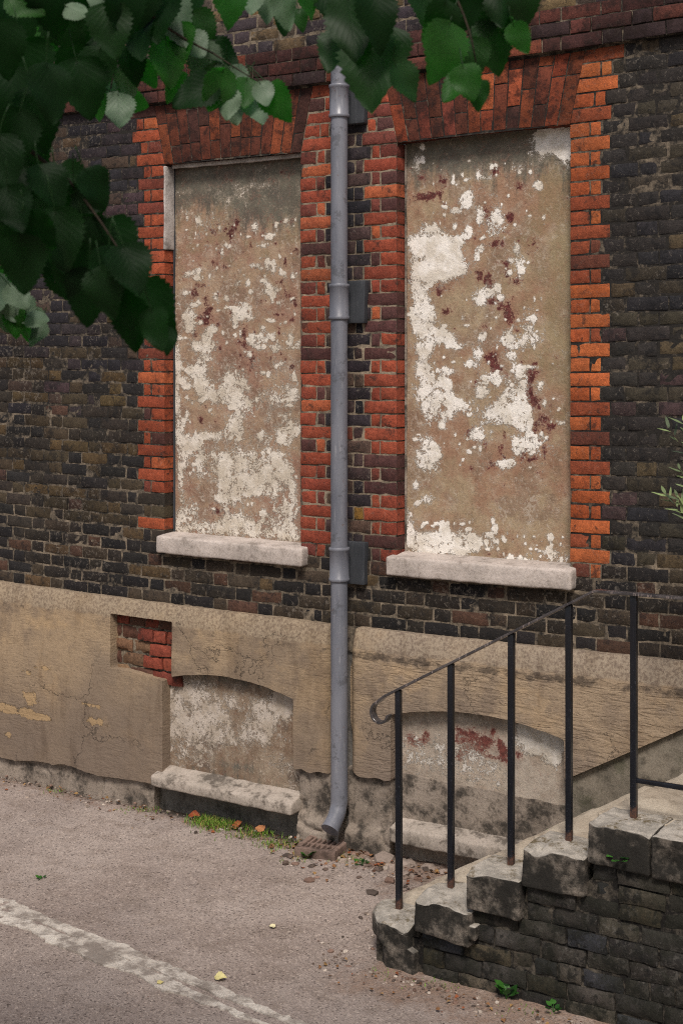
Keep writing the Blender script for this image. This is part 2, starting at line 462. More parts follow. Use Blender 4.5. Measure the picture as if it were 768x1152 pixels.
def mat_stone(name, a, b, dark, dark_amt=.5, moss=None, moss_amt=0.0, dlo=.48, dhi=.68, scale=1.0, topmoss=None, bmp=.5):
    m = M(name)
    n0 = m.noise(3 * scale, 6, .65); n1 = m.noise(13 * scale, 7, .72); n2 = m.noise(80 * scale, 6, .7); n3 = m.noise(260, 2, .5)
    c = m.mix(m.ramp(n0, .35, .65), a, b)
    c = m.mix(m.ramp(n2, .46, .66, 0, .55), c, m.mix(1.0, c, (.55, .53, .50), 'MULTIPLY'))
    c = m.mix(m.ramp(n3, .52, .68, 0, .4), c, m.mix(1.0, c, (1.5, 1.5, 1.45), 'MULTIPLY'))
    c = m.mix(m.ramp(n1, .50, .60, 0, .35), c, m.mix(1.0, c, (.66, .63, .60), 'MULTIPLY'))
    c = m.mix(m.math('MULTIPLY', m.ramp(m.math('ADD', m.math('MULTIPLY', n1, .6), m.math('MULTIPLY', n0, .4)), dlo, dhi), dark_amt), c, dark)
    if moss is not None:
        mm = m.ramp(m.math('ADD', m.math('MULTIPLY', m.noise(6, 6, .7), .75), m.math('MULTIPLY', n2, .25)), .50, .62)
        c = m.mix(m.math('MULTIPLY', mm, moss_amt), c, moss)
    if topmoss is not None:
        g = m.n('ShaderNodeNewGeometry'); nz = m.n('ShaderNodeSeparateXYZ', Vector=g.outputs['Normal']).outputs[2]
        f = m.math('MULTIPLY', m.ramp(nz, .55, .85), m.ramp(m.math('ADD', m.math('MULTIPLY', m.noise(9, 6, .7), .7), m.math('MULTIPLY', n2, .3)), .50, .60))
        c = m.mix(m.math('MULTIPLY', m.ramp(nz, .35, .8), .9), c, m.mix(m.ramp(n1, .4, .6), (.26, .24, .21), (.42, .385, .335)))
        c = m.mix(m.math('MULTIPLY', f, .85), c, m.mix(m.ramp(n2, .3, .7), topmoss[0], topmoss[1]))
    nb = m.bump(n2, bmp, .004); nb = m.bump(n1, bmp, .008, nb)
    return m.fin(c, .92, nb, .2)

def mat_ground(name, a, b, c3):
    m = M(name)
    n0 = m.noise(.9, 5, .6); n1 = m.noise(6, 6, .65); n2 = m.noise(70, 4, .7)
    v = m.voro(120); v2 = m.voro(70)
    c = m.mix(m.ramp(n0, .36, .64), a, b)
    c = m.mix(m.ramp(n1, .46, .70, 0, .65), c, c3)
    r = m.n('ShaderNodeSeparateColor', Color=v.outputs['Color']).outputs
    c = m.mix(m.ramp(r[0], .0, 1.0, .0, .42), c, m.mix(1.0, c, (.50, .48, .47), 'MULTIPLY'))
    c = m.mix(m.ramp(r[1], .84, .97, 0, .42), c, lin(196, 182, 170))
    c = m.mix(m.ramp(r[2], .88, .95, 0, .6), c, lin(54, 46, 44))
    c = m.mix(m.ramp(n2, .5, .78, 0, .4), c, m.mix(1.0, c, (.5, .46, .44), 'MULTIPLY'))
    pt = m.ramp(m.noise(.75, 4, .55, dist=.4, co=m.map((1, 1, 1), (2.3, 7.1, 0))), .50, .53)
    c = m.mix(m.math('MULTIPLY', pt, .28), c, m.mix(1.0, c, (.70, .70, .72), 'MULTIPLY'))
    c = m.mix(m.ramp(m.noise(15, 8, .75), .56, .68, 0, .5), c, m.mix(1.0, c, (.55, .50, .46), 'MULTIPLY'))
    dirt = m.math('ADD', m.attr('dirt'), m.math('MULTIPLY', m.math('SUBTRACT', m.noise(9, 6, .7), .5), 1.5))
    c = m.mix(m.ramp(dirt, .3, 1.0, 0, .8), c, m.mix(m.ramp(n2, .35, .65), lin(96, 78, 66), lin(138, 112, 94)))
    foot_tone = m.math('ADD', m.attr('darkened'), m.math('MULTIPLY', m.math('SUBTRACT', n1, .5), 1.2))
    c = m.mix(m.ramp(foot_tone, .4, 1.0, 0, .8), c, (.022, .020, .016))  # near-black tone along the wall foot
    nb = m.bump(v.outputs['Distance'], .55, .006); nb = m.bump(n2, .4, .006, nb)
    return m.fin(c, .93, nb, .2)

def mat_paintwork(name, a, b, rough=.5, speck=(.25, .25, .27), rust=None, drip=.3, chips=False):
    m = M(name)
    n0 = m.noise(3, 4, .6, co=m.map((3, 3, .6))); n1 = m.noise(24, 5, .65); n2 = m.noise(130, 3, .6)
    c = m.mix(m.ramp(n0, .35, .68), a, b)
    c = m.mix(m.ramp(m.noise(18, 5, .65, co=m.map((4, 4, .35))), .58, .70, 0, drip), c, speck)
    c = m.mix(m.ramp(n2, .63, .70, 0, .35), c, speck)
    if chips:
        c = m.mix(m.ramp(m.noise(9, 8, .78), .56, .60, 0, .5), c, (.05, .052, .058))
        c = m.mix(m.ramp(m.noise(26, 8, .78), .615, .65, 0, .75), c, (.11, .065, .048))
        rough = m.ramp(n0, .35, .65, .32, .6)
    if rust is not None:
        z = m.xyz()[2]
        f = m.math('SUBTRACT', m.ramp(z, .0, rust, .75, 0), m.math('MULTIPLY', m.math('SUBTRACT', n1, .5), -1.2))
        f = m.ramp(m.math('ADD', f, m.math('MULTIPLY', m.math('SUBTRACT', m.noise(9, 6, .7, co=m.map((1, 1, .4))), .5), 1.6)), .40, .66)
        c = m.mix(f, c, m.mix(m.ramp(n2, .35, .65), (.040, .022, .017), (.095, .042, .026)))
        rough = m.math('ADD', m.math('MULTIPLY', f, .4), rough)
    return m.fin(c, rough, m.bump(n1, .25, .003, m.bump(n2, .15, .0015)), .45)

def mat_leaf(name, top, back, glow, trans=.35, rough=.42):
    m = M(name)
    k = m.n('ShaderNodeAttribute', _attribute_name='leafuv').outputs['Vector']
    u = m.n('ShaderNodeSeparateXYZ', Vector=k).outputs
    au = m.math('ABSOLUTE', u[0])
    ph = m.math('SUBTRACT', u[1], m.math('MULTIPLY', au, .55))
    side = m.math('ABSOLUTE', m.math('SINE', m.math('MULTIPLY', ph, 22.0)))
    vein = m.math('MAXIMUM', m.ramp(side, .0, .16, 1, 0), m.ramp(au, .0, .035, 1, 0))
    rnd = m.attr('rnd')
    g = m.n('ShaderNodeNewGeometry')
    n1 = m.noise(30, 4, .6)
    c = m.mix(m.ramp(rnd, .0, 1.0), m.mix(1.0, top, (.42, .45, .48), 'MULTIPLY'), m.mix(1.0, top, (2.6, 2.8, 1.7), 'MULTIPLY'))  # rnd also carries painted shade and backlight of the hanging leaves
    c = m.mix(m.ramp(n1, .4, .7, 0, .4), c, m.mix(1.0, c, (.6, .65, .6), 'MULTIPLY'))
    c = m.mix(m.math('MULTIPLY', vein, .12), c, m.mix(1.0, c, (1.8, 1.7, 1.5), 'MULTIPLY'))
    c = m.mix(g.outputs['Backfacing'], c, m.mix(m.math('MULTIPLY', m.math('ADD', m.ramp(n1, .4, .65), vein), .5), back, m.mix(1.0, back, (.55, .62, .55), 'MULTIPLY')))
    nb = m.bump(m.math('ADD', vein, m.math('MULTIPLY', side, -.4)), .22, .002)
    m.fin(c, rough, nb, m.ramp(rnd, .05, .5, .07, .32))
    tr = m.n('ShaderNodeBsdfTranslucent', Color=m.mix(m.math('ADD', m.math('MULTIPLY', vein, .45), m.math('MULTIPLY', m.ramp(n1, .38, .62), .6), clamp=True), glow, m.mix(1.0, glow, (.5, .6, .5), 'MULTIPLY')))
    mx = m.n('ShaderNodeMixShader', i0=m.ramp(rnd, .1, .9, trans * .35, trans * 1.6)); m.t.links.new(m.b.outputs[0], mx.inputs[1]); m.t.links.new(tr.outputs[0], mx.inputs[2])
    m.t.links.new(mx.outputs[0], m.out.inputs['Surface'])
    return m.m

def mat_plain(name, a, b, scale=20, rough=.9, bump=.4):
    m = M(name)
    n1 = m.noise(scale, 5, .65); n2 = m.noise(scale * 6, 3, .6)
    c = m.mix(m.ramp(n1, .35, .65), a, b)
    c = m.mix(m.ramp(n2, .5, .75, 0, .4), c, m.mix(1.0, c, (.5, .5, .5), 'MULTIPLY'))
    return m.fin(c, rough, m.bump(n2, bump, .003), .2)

def mat_scatter(name, rough=.9):
    m = M(name)
    c = m.attr('tint', False); n = m.noise(80, 3)
    c = m.mix(m.ramp(n, .4, .7, 0, .5), c, m.mix(1.0, c, (.5, .5, .5), 'MULTIPLY'))
    return m.fin(c, rough, None, .2)

MAT_BRICK = mat_brick('sooty_stock_brick', .75, smear=.32, crust=.7, clo=.50, chi=.58)
MAT_QUOIN = mat_brick('red_rubbed_brick', .5, (.028, .018, .015), .16, crust=.78, clo=.52, chi=.60)
MAT_ARCH = mat_brick('sooty_red_brick', .75, (.016, .010, .009), .06, crust=.8, clo=.47, chi=.57)
MAT_MORTAR = mat_mortar('lime_mortar', (.024, .022, .020), lin(152, 138, 119))
MAT_BLOCK1 = mat_plaster('blistered_stucco', lin(152, 130, 108), lin(142, 112, 95), lin(122, 101, 86), lin(208, 200, 188), lin(88, 42, 42), scuff=.55)
MAT_BLOCK2 = mat_plaster('flaking_stucco', lin(154, 136, 111), lin(144, 114, 93), lin(134, 114, 96), lin(226, 221, 213), lin(96, 44, 46), scuff=.45, jagk=.92)
MAT_LOW1 = mat_plaster('damp_stucco', lin(132, 118, 102), lin(112, 94, 78), lin(92, 82, 74), lin(178, 168, 157), lin(90, 46, 40), scuff=.6)
MAT_LOW2 = mat_plaster('scuffed_grey_stucco', lin(160, 150, 138), lin(142, 128, 114), lin(128, 118, 108), lin(192, 186, 178), lin(106, 52, 46), scuff=.3, jagk=.8)
MAT_RENDER = mat_render()
MAT_BASE = mat_stone('cracked_cement', lin(144, 133, 122), lin(116, 106, 96), (.026, .024, .021), .85, dlo=.46, dhi=.60, bmp=.9)
MAT_SKIRT = mat_stone('lichened_cement', lin(128, 120, 108), lin(98, 92, 82), (.035, .034, .028), .75, moss=(.05, .055, .028), moss_amt=.5, scale=1.6)
MAT_SILL = mat_stone('pale_sill_stone', lin(184, 174, 167), lin(160, 151, 144), lin(92, 84, 78), .6, dlo=.53, dhi=.64)
MAT_LOWSILL = mat_stone('grey_sill_stone', lin(166, 156, 146), lin(146, 137, 127), lin(70, 64, 58), .75, dlo=.49, dhi=.60)
MAT_TREAD = mat_stone('worn_step_cement', lin(178, 168, 152), lin(156, 144, 128), lin(108, 98, 84), .5, dlo=.5, dhi=.7)
MAT_ENDSTONE = mat_stone('sooty_step_stone', lin(118, 110, 101), lin(88, 82, 75), (.013, .0125, .011), .92, dlo=.38, dhi=.54, topmoss=(lin(92, 70, 44), lin(74, 66, 34)), bmp=1.0)
MAT_FLANK = mat_brick('mossy_black_brick', .6, (.009, .009, .0085), .30, moss=.70, crust=.86, clo=.475, chi=.56, smearcol=(.15, .14, .125))
MAT_FLANKM = mat_mortar('sooty_mortar', (.014, .013, .012), lin(118, 110, 98))
MAT_PIPE = mat_paintwork('slate_blue_pipe_paint', lin(112, 114, 122), lin(88, 91, 100), .40, lin(146, 146, 150), drip=.45, chips=True)
MAT_BOARD = mat_paintwork('weathered_grey_board', lin(52, 55, 60), lin(40, 43, 48), .8, lin(82, 84, 88), drip=.5)
MAT_IRON = mat_paintwork('black_gloss_paint', (.006, .007, .010), (.010, .012, .017), .22, lin(86, 88, 96), rust=.16, drip=.12)
MAT_RAILTOP = mat_paintwork('sky_sheen_black_paint', (.030, .028, .030), (.085, .075, .074), .26, lin(168, 152, 146), drip=.8)  # pale base and streaks paint sky sheen onto the black rail
MAT_GULLY = mat_stone('rusty_cast_iron', lin(128, 108, 98), lin(104, 88, 80), (.02, .016, .014), .6)
MAT_LINER = mat_stone('flaking_white_wood', lin(186, 180, 176), lin(150, 144, 140), lin(80, 74, 70), .6)
MAT_GROUND = mat_ground('pinkish_old_tarmac', lin(160, 148, 140), lin(144, 131, 123), lin(130, 117, 108))
MAT_STRIP = mat_stone('worn_setting_stone', lin(198, 191, 181), lin(178, 170, 160), lin(110, 100, 93), .75, dlo=.44, dhi=.58, bmp=.9)
MAT_GRASS = mat_scatter('fresh_grass', .7)
MAT_STONES = mat_scatter('loose_stone')
MAT_LITTER = mat_scatter('dry_leaf_litter')
MAT_BARK = mat_plain('dark_bark', lin(58, 50, 42), lin(40, 34, 28), 14)
MAT_LEAF = mat_leaf('lime_leaf', (.011, .030, .010), (.12, .165, .115), (.040, .46, .02), .34, .5)
MAT_WEED = mat_leaf('weed_leaf', (.024, .075, .018), (.05, .12, .04), (.06, .30, .03), .28, .5)
MAT_OLIVE = mat_leaf('narrow_grey_green_leaf', (.12, .145, .10), (.22, .25, .20), (.10, .16, .07), .2, .5)
MAT_DRYLEAF = mat_scatter('fallen_leaf_skin', .6)
# ------------------------------------------------------------------ the building
rnd = random.Random(5)
def jit(c, a=.12):
    k = 1 + rnd.uniform(-a, a)
    return np.array(c) * k * np.array([1 + rnd.uniform(-.04, .04), 1, 1 + rnd.uniform(-.05, .05)])
def pick(pal):
    r = rnd.random() * sum(p[0] for p in pal)
    for w, c in pal:
        r -= w
        if r <= 0: return jit(c)
    return jit(pal[-1][1])
PAL_UP = [(4, lin(58, 52, 54)), (3, lin(48, 46, 50)), (2, lin(74, 62, 54)), (1.2, lin(88, 74, 58)), (.6, lin(70, 56, 60))]
PAL_LOWL = [(3, lin(56, 51, 46)), (3, lin(71, 62, 49)), (2, lin(47, 45, 44)), (1.3, lin(86, 72, 51)), (.5, lin(82, 63, 55))]
PAL_RIGHT = [(4, lin(54, 51, 49)), (3, lin(66, 61, 52)), (2, lin(48, 47, 50)), (1.2, lin(82, 72, 56)), (.5, lin(74, 60, 60))]
PAL_SILL = [(3, lin(56, 51, 46)), (3, lin(44, 42, 42)), (2, lin(72, 63, 53)), (1, lin(86, 65, 54)), (.6, lin(93, 77, 57))]
PAL_PIER = [(4, lin(56, 50, 54)), (2.5, lin(78, 62, 60)), (2, lin(94, 76, 66)), (1, lin(110, 62, 48)), (.35, lin(150, 116, 58)), (1, lin(44, 43, 48))]
PAL_TOP = [(3, lin(112, 96, 72)), (2, lin(84, 74, 66)), (2, lin(70, 62, 66)), (2, lin(134, 110, 76)), (1, lin(116, 82, 66)), (.6, lin(56, 52, 56))]
PAL_ORANGE = [(4, lin(176, 98, 58)), (3, lin(162, 84, 50)), (2, lin(140, 74, 50)), (.7, lin(190, 112, 66)), (.8, lin(104, 62, 50))]
PAL_REDL = [(4, lin(156, 80, 54)), (3, lin(140, 70, 48)), (2, lin(116, 62, 50)), (1, lin(168, 92, 58)), (1.2, lin(78, 52, 48))]
PAL_REDP = [(4, lin(150, 76, 56)), (3, lin(136, 68, 52)), (2, lin(112, 62, 54)), (1, lin(166, 92, 62)), (1.3, lin(84, 56, 54))]
PAL_STR = [(4, lin(95, 57, 50)), (3, lin(77, 50, 47)), (2, lin(60, 47, 49)), (1.6, lin(122, 68, 52)), (.5, lin(49, 44, 46))]
PAL_ARCH = [(4, lin(112, 62, 46)), (3, lin(96, 56, 44)), (2, lin(132, 72, 48)), (1.2, lin(76, 50, 44))]

CH, Z0 = 0.0752, 1.246
KH, KS, KT = 36, 5, 41                                    # window head, first course beside the sill, string course
S_ = lambda px: on_wall(px, 400)[0]
WIN = [(S_(185), S_(338)), (S_(446), S_(641))]
SKEW, ZH, ZT = 0.085, Z0 + 36 * CH, Z0 + 41 * CH
S_MIN, S_MAX, K_MAX = -9.2, 0.6, 62

ROOT = empty('brick_building', (-4.55, 0, 0), 'sooty brick building with two tall blocked windows dressed in red brick above an ochre plinth', 'building')

def zone(s, z):
    if z > ZT + 3 * CH: return PAL_TOP
    if z < 1.246 + 6 * CH: return PAL_SILL
    if WIN[0][1] < s < WIN[1][0]: return PAL_PIER
    if s < WIN[0][0]:
        f = (z - 2.1) / 1.3 + rnd.uniform(-.35, .35)
        return PAL_UP if f > .5 else PAL_LOWL
    return PAL_RIGHT

field = Bricks(); quoins = [[Bricks(), Bricks()], [Bricks(), Bricks()]]
J = .0095
def wear_at(s, z):
    if WIN[0][1] < s < WIN[1][0]: return 1.4
    return 1.35
def fill(k, a, b, fn=None, target=None, wear=None, y=0.0, dep=.02):
    z0 = Z0 + k * CH + J / 2; z1 = Z0 + (k + 1) * CH - J / 2
    per = .215 + .1025 + 2 * .010
    e = math.floor((a - 1) / per) * per + (k % 2) * per * .5 + rnd.uniform(-.01, .01)
    cuts = [a]
    while e < b:
        for L in (.225, .1125):
            e += L
            if a + .05 < e < b - .05: cuts.append(e + rnd.uniform(-.006, .006))
    cuts.append(b)
    for p, q in zip(cuts[:-1], cuts[1:]):
        dz = rnd.uniform(-.0018, .0018)
        m = (p + q) / 2
        (target or field).wall(p + J / 2, q - J / 2, z0 + dz, z1 + dz, (fn or (lambda: pick(zone(m, z0))))(), wear or wear_at(m, z0), dep, y)
ORANGE = [(PAL_REDL, PAL_REDP), (PAL_REDP, PAL_ORANGE)]
def quoin(k, w, side, edge_bot, edge_top):
    """one course of toothed dressing beside an opening; returns the far end"""
    z0 = Z0 + k * CH + J / 2; z1 = Z0 + (k + 1) * CH - J / 2
    sg = -1 if side == 0 else 1
    pal = ORANGE[w][side]
    lens = [.215] if k % 2 == 0 else [.104, .052]
    if k < 9 and side == 0 and w == 0 and rnd.random() < .6: pal = PAL_LOWL
    p_b, p_t = edge_bot, edge_top
    far = edge_bot
    base = 0
    wr = 1.5 if (w, side) in ((0, 1), (1, 0)) else .85
    for i, L in enumerate(lens):
        st = (edge_bot + edge_top) / 2 + sg * base
        a_b, a_t = (p_b, p_t) if i == 0 else (st, st)
        en = min((edge_bot, edge_top), key=lambda v: sg * v) + sg * (base + L) if i == 0 else st + sg * L
        if i == 0 and abs(edge_bot - edge_top) > 1e-6: en = (edge_bot + edge_top) / 2 + sg * (base + L)
        lo_b, hi_b, lo_t, hi_t = (a_b, en, a_t, en) if sg > 0 else (en, a_b, en, a_t)
        quoins[w][side].wall(lo_b, hi_b, z0, z1, pick(pal), wr, .112 if i == 0 else .02, 0.0, lo_t, hi_t)
        base += L + J; far = en
    return far + sg * J / 2

arches = [Bricks(), Bricks()]
string = Bricks()
for k in range(0, K_MAX):
    if KT <= k < KT + 3:
        fill(k, S_MIN, S_MAX, lambda: pick(PAL_STR), string, 1.1, y=-.045 if k < KT + 2 else -.036, dep=.06)
        continue
    if KS <= k < KT:
        edges = []
        for w, (a, b) in enumerate(WIN):
            f0 = max(0, (Z0 + k * CH - ZH) / (ZT - ZH)) * SKEW if k >= KH else 0
            f1 = max(0, (Z0 + (k + 1) * CH - ZH) / (ZT - ZH)) * SKEW if k >= KH else 0
            l = quoin(k, w, 0, a - f0, a - f1)
            r = quoin(k, w, 1, b + f0, b + f1)
            edges.append((l, r))
        fill(k, S_MIN, edges[0][0]); fill(k, edges[0][1], edges[1][0]); fill(k, edges[1][1], S_MAX)
    else:
        fill(k, S_MIN, S_MAX)
for w, (a, b) in enumerate(WIN):
    n = 14
    for i in range(n):
        fb0, fb1 = i / n, (i + 1) / n
        bx0, bx1 = a + (b - a) * fb0, a + (b - a) * fb1
        tx0, tx1 = (a - SKEW) + (b - a + 2 * SKEW) * fb0, (a - SKEW) + (b - a + 2 * SKEW) * fb1
        cuts = [0, .30, .86, 1] if i % 2 else [0, .56, 1]
        cuts = [c + (rnd.uniform(-.03, .03) if 0 < c < 1 else 0) for c in cuts]
        if rnd.random() < .35: cuts = [0, rnd.choice((.3, .68)), 1]
        camb = .012 * math.sin(math.pi * (i + .5) / n)
        for c0, c1 in zip(cuts[:-1], cuts[1:]):
            g = .0035
            L = lambda c: (bx0 + (tx0 - bx0) * c + g, bx1 + (tx1 - bx1) * c - g)
            zz = lambda c: ZH + camb * (1 - c) + (ZT - .006 - ZH - camb * (1 - c)) * c
            (p0, p1), (q0, q1) = L(c0), L(c1)
            pal = PAL_ARCH if rnd.random() < .8 or w == 0 else PAL_REDL
            arches[w].quad((p0, 0, zz(c0) + (g if c0 else 0)), (p1, 0, zz(c0) + (g if c0 else 0)), (q1, 0, zz(c1) - g), (q0, 0, zz(c1) - g), (0, -1, 0), pick(pal), .7, .112)

# mortar bed (a sheet just behind the brick faces, returned into the window jambs)
def breaks(lo, hi, step, extra):
    v = sorted(set(list(np.arange(lo, hi, step)) + [hi])); out = [x for x in v if all(abs(x - e) > step * .4 for e in extra)]
    return np.array(sorted(out + list(extra)))
jambs = [v for w in WIN for v in w]
us = breaks(S_MIN, S_MAX, .022, jambs); vs = breaks(1.10, Z0 + K_MAX * CH, .022, [1.60, ZH])
U, V_ = np.meshgrid(us, vs, indexing='ij')
P = np.stack([U.ravel(), np.zeros(U.size), V_.ravel()], 1)
dj = .0038 + .0040 * fbm(P, 24, 3, 40); 
inpier = (P[:, 0] > WIN[0][1]) & (P[:, 0] < WIN[1][0]) & (P[:, 2] > 1.6) & (P[:, 2] < ZT)
low = P[:, 2] < Z0 + 7 * CH
dj = dj + np.where(inpier, .0022, 0)
pale = np.full(len(P), -.05); pale[inpier] = .62; pale[low] = .34
pale[P[:, 2] > ZT + 3 * CH] = .35
lowl = (P[:, 0] < WIN[0][0]) & ~low
pale[lowl] = np.clip(.16 - (P[lowl][:, 2] - 1.7) * .08, -.05, .4)
rgt = (P[:, 0] > WIN[1][1]) & ~low
pale[rgt] = -.02 + .12 * (P[rgt][:, 2] > 3.5)
P[:, 1] = dj
P[:, 2] += warp(P[:, 0])
Fm = grid_faces(len(us), len(vs))
cu = (U[:-1, :-1] + U[1:, 1:]).ravel() / 2; cv = (V_[:-1, :-1] + V_[1:, 1:]).ravel() / 2
keep = np.ones(len(cu), bool)
for a, b in WIN: keep &= ~((cu > a) & (cu < b) & (cv > 1.60) & (cv < ZH))
MV, MF, MP = [P], [Fm[keep]], [pale]; nM = len(P)
def addq(pts, pl):
    global nM
    pts = np.array(pts, float); pts[:, 2] += warp(pts[:, 0])
    MV.append(pts); MF.append(np.array([[nM, nM + 1, nM + 2, nM + 3]])); MP.append(np.full(4, pl)); nM += 4
for w, (a, b) in enumerate(WIN):
    addq([(a - .006, .004, 1.6), (a - .006, .15, 1.6), (a - .006, .15, ZH), (a - .006, .004, ZH)], .45)
    addq([(b + .006, .15, 1.6), (b + .006, .004, 1.6), (b + .006, .004, ZH), (b + .006, .15, ZH)], .45)
    addq([(a, .15, ZH + .03), (b, .15, ZH + .03), (b, .004, ZH + .03), (a, .004, ZH + .03)], .1)
# string course bed
for a, b in zip(np.linspace(S_MIN, S_MAX, 61)[:-1], np.linspace(S_MIN, S_MAX, 61)[1:]):
    addq([(a, -.034, ZT + .002), (b, -.034, ZT + .002), (b, -.028, ZT + 3 * CH - .004), (a, -.028, ZT + 3 * CH - .004)], .12)
    addq([(a, 0.01, ZT + .003), (b, 0.01, ZT + .003), (b, -.034, ZT + .002), (a, -.034, ZT + .002)], .05)
    addq([(a, -.028, ZT + 3 * CH - .004), (b, -.028, ZT + 3 * CH - .004), (b, 0.01, ZT + 3 * CH), (a, 0.01, ZT + 3 * CH)], .4)
MV, MF, MP = np.concatenate(MV), np.concatenate(MF), np.concatenate(MP)

bv, bf, bc, bid = field.build()
V = np.concatenate([bv, MV]); Fc = np.concatenate([bf, MF + len(bv)])
obj('brick_wall', V, Fc, [MAT_BRICK, MAT_MORTAR], ROOT, smooth=55,
    attrs={'tint': np.concatenate([bc, np.full((len(MV), 3), .1)]), 'pale': np.concatenate([np.zeros(len(bv)), MP])},
    midx=np.concatenate([np.zeros(len(bf)), np.ones(len(MF))]))
sv, sf, sc_, _ = string.build()
obj('string_course', sv, sf, MAT_ARCH, ROOT, smooth=55, attrs={'tint': sc_})

# ---- blocked windows
def field_of(U, V_, blobs, crop, y, kw=.78):
    x0, y0, k = crop
    f = np.zeros(U.shape); top = np.full(U.shape, .74)
    for bl in blobs:
        X, Y, rx, ry = bl[:4]; w = bl[4] if len(bl) > 4 else 1.0
        px, py = x0 + X / k, y0 + Y / k
        s, z = on_wall(px, py, y)
        s2, _ = on_wall(px + rx / k, py, y); _, z2 = on_wall(px, py + ry / k, y)
        a, b = max(abs(s2 - s), .004), max(abs(z - z2), .004)
        r2 = ((U - s) / a) ** 2 + ((V_ - z) / b) ** 2
        f = f + (w * kw) * np.exp(-.60 * r2)
        top = np.maximum(top, np.where(r2 < 1.3, .74 + max(0, w - 1) * 1.5, .74))
    return np.minimum(f, top)

A_W = [(640,100,66,46,1.4),(685,120,28,48,1.4),(600,95,32,36,1.3),(108,510,36,40,1.2),(185,530,48,56,1.25),(238,568,40,56,1.25),(160,462,20,24),(210,606,56,28,1.2),(128,606,38,32,1.2),(115,660,30,40),(110,720,32,60),(140,760,22,20),(125,800,38,35),(120,850,35,50),(150,860,20,20),(130,920,30,25),(190,860,25,15),(215,880,30,20),(260,905,30,12),(290,340,26,32),(300,320,15,20),(245,375,15,10),(345,380,15,18),(345,415,14,14),(400,440,35,40,.75),(415,385,22,28,.85),(300,460,12,30),(250,430,6,14),(335,550,10,25),(350,525,12,18),(490,520,12,20),(505,595,14,32),(470,570,14,10),(350,715,22,32),(390,695,25,15),(430,715,15,10),(460,850,22,20),(355,875,18,14),(440,880,20,12),(545,880,35,30),(480,905,25,25),(100,190,16,30,.8),(125,125,12,12),(280,795,6,8),(290,825,18,6),(545,790,30,30,.6),(360,245,40,12,.6),(490,205,25,20,.6)]
A_R = [(118,240,16,18),(105,320,35,25,.8),(150,320,18,12),(185,305,15,15),(210,255,10,10),(405,215,18,18),(558,500,22,25),(290,595,10,22),(195,675,28,16),(380,645,10,25),(340,735,40,10),(400,725,35,12),(440,745,18,25),(465,790,16,40),(380,380,20,35,.7),(460,400,15,15,.8),(455,920,10,10),(370,890,12,10),(335,270,12,10,.7)]
B_W = [(125,10,30,20),(125,60,22,30),(130,110,28,30),(140,190,40,45),(200,165,25,45),(230,100,25,12),(155,260,25,35),(205,290,10,25),(225,265,12,20),(245,215,20,25),(290,245,35,25,.8),(340,40,16,30),(300,70,15,14),(265,5,18,10),(400,120,35,18),(360,165,26,28),(345,190,10,10),(440,245,50,32),(420,270,40,18),(480,190,35,35),(520,180,12,45),(500,235,30,12),(510,295,40,18),(540,280,10,35),(400,300,35,8),(340,345,36,26),(470,35,22,20),(500,100,20,20),(540,80,30,8),(585,155,20,20),(600,220,10,15),(660,300,18,10),(530,380,45,45,.9),(490,400,15,25),(560,400,20,20),(430,460,45,14),(470,460,16,12),(140,380,25,35),(165,410,12,15),(140,455,35,35),(110,440,12,20),(95,545,10,18),(140,600,25,18,.9),(100,615,10,10),(70,700,15,50,.75),(110,770,50,40,.72),(200,770,60,40,.72),(280,760,60,30,.72),(270,800,40,25,.75),(400,740,25,60,.6),(600,805,40,12,.8),(650,830,30,25,.75),(520,840,40,10,.8)]
B_R = [(405,60,20,45,.9),(415,85,25,15),(325,155,12,12),(455,15,10,10),(545,170,12,60),(570,230,22,30),(600,290,20,20),(575,100,12,10),(620,360,12,40,.8),(510,440,16,30,.9),(570,440,12,14),(600,420,8,40,.9),(560,330,15,40,.8),(300,245,15,12),(580,495,10,8),(630,310,15,12)]
C_W = [(460,400,14,25),(130,360,6,22),(225,495,12,6),(145,635,35,16,.85),(500,495,14,12),(540,445,22,10),(455,590,20,14,.75),(550,595,8,16),(520,690,22,30),(545,720,18,16),(635,640,12,20,.8),(600,640,8,18),(375,675,10,10),(435,718,12,10),(390,768,18,8),(125,725,18,10),(270,740,14,25,.8),(150,820,25,50,.85),(145,885,20,25),(190,770,14,12),(400,835,45,26),(370,855,15,15),(250,895,28,18),(215,925,12,15),(205,985,45,35),(250,970,18,18),(470,960,25,38),(435,955,12,16),(540,930,28,18),(555,985,30,14),(630,955,12,35),(660,965,12,12),(240,400,45,40,.5),(510,600,40,30,.55),(130,235,25,12,.7),(470,210,40,14,.65),(340,270,60,50,.45)]
C_R = [(340,455,10,35),(445,430,14,18),(495,440,16,18),(558,485,8,10),(275,575,25,20,.9),(310,600,20,12),(220,680,18,20),(185,690,10,8),(575,670,16,12),(600,705,10,12),(590,145,14,14),(600,580,8,20),(405,930,12,40,.9),(430,980,40,40,.6)]
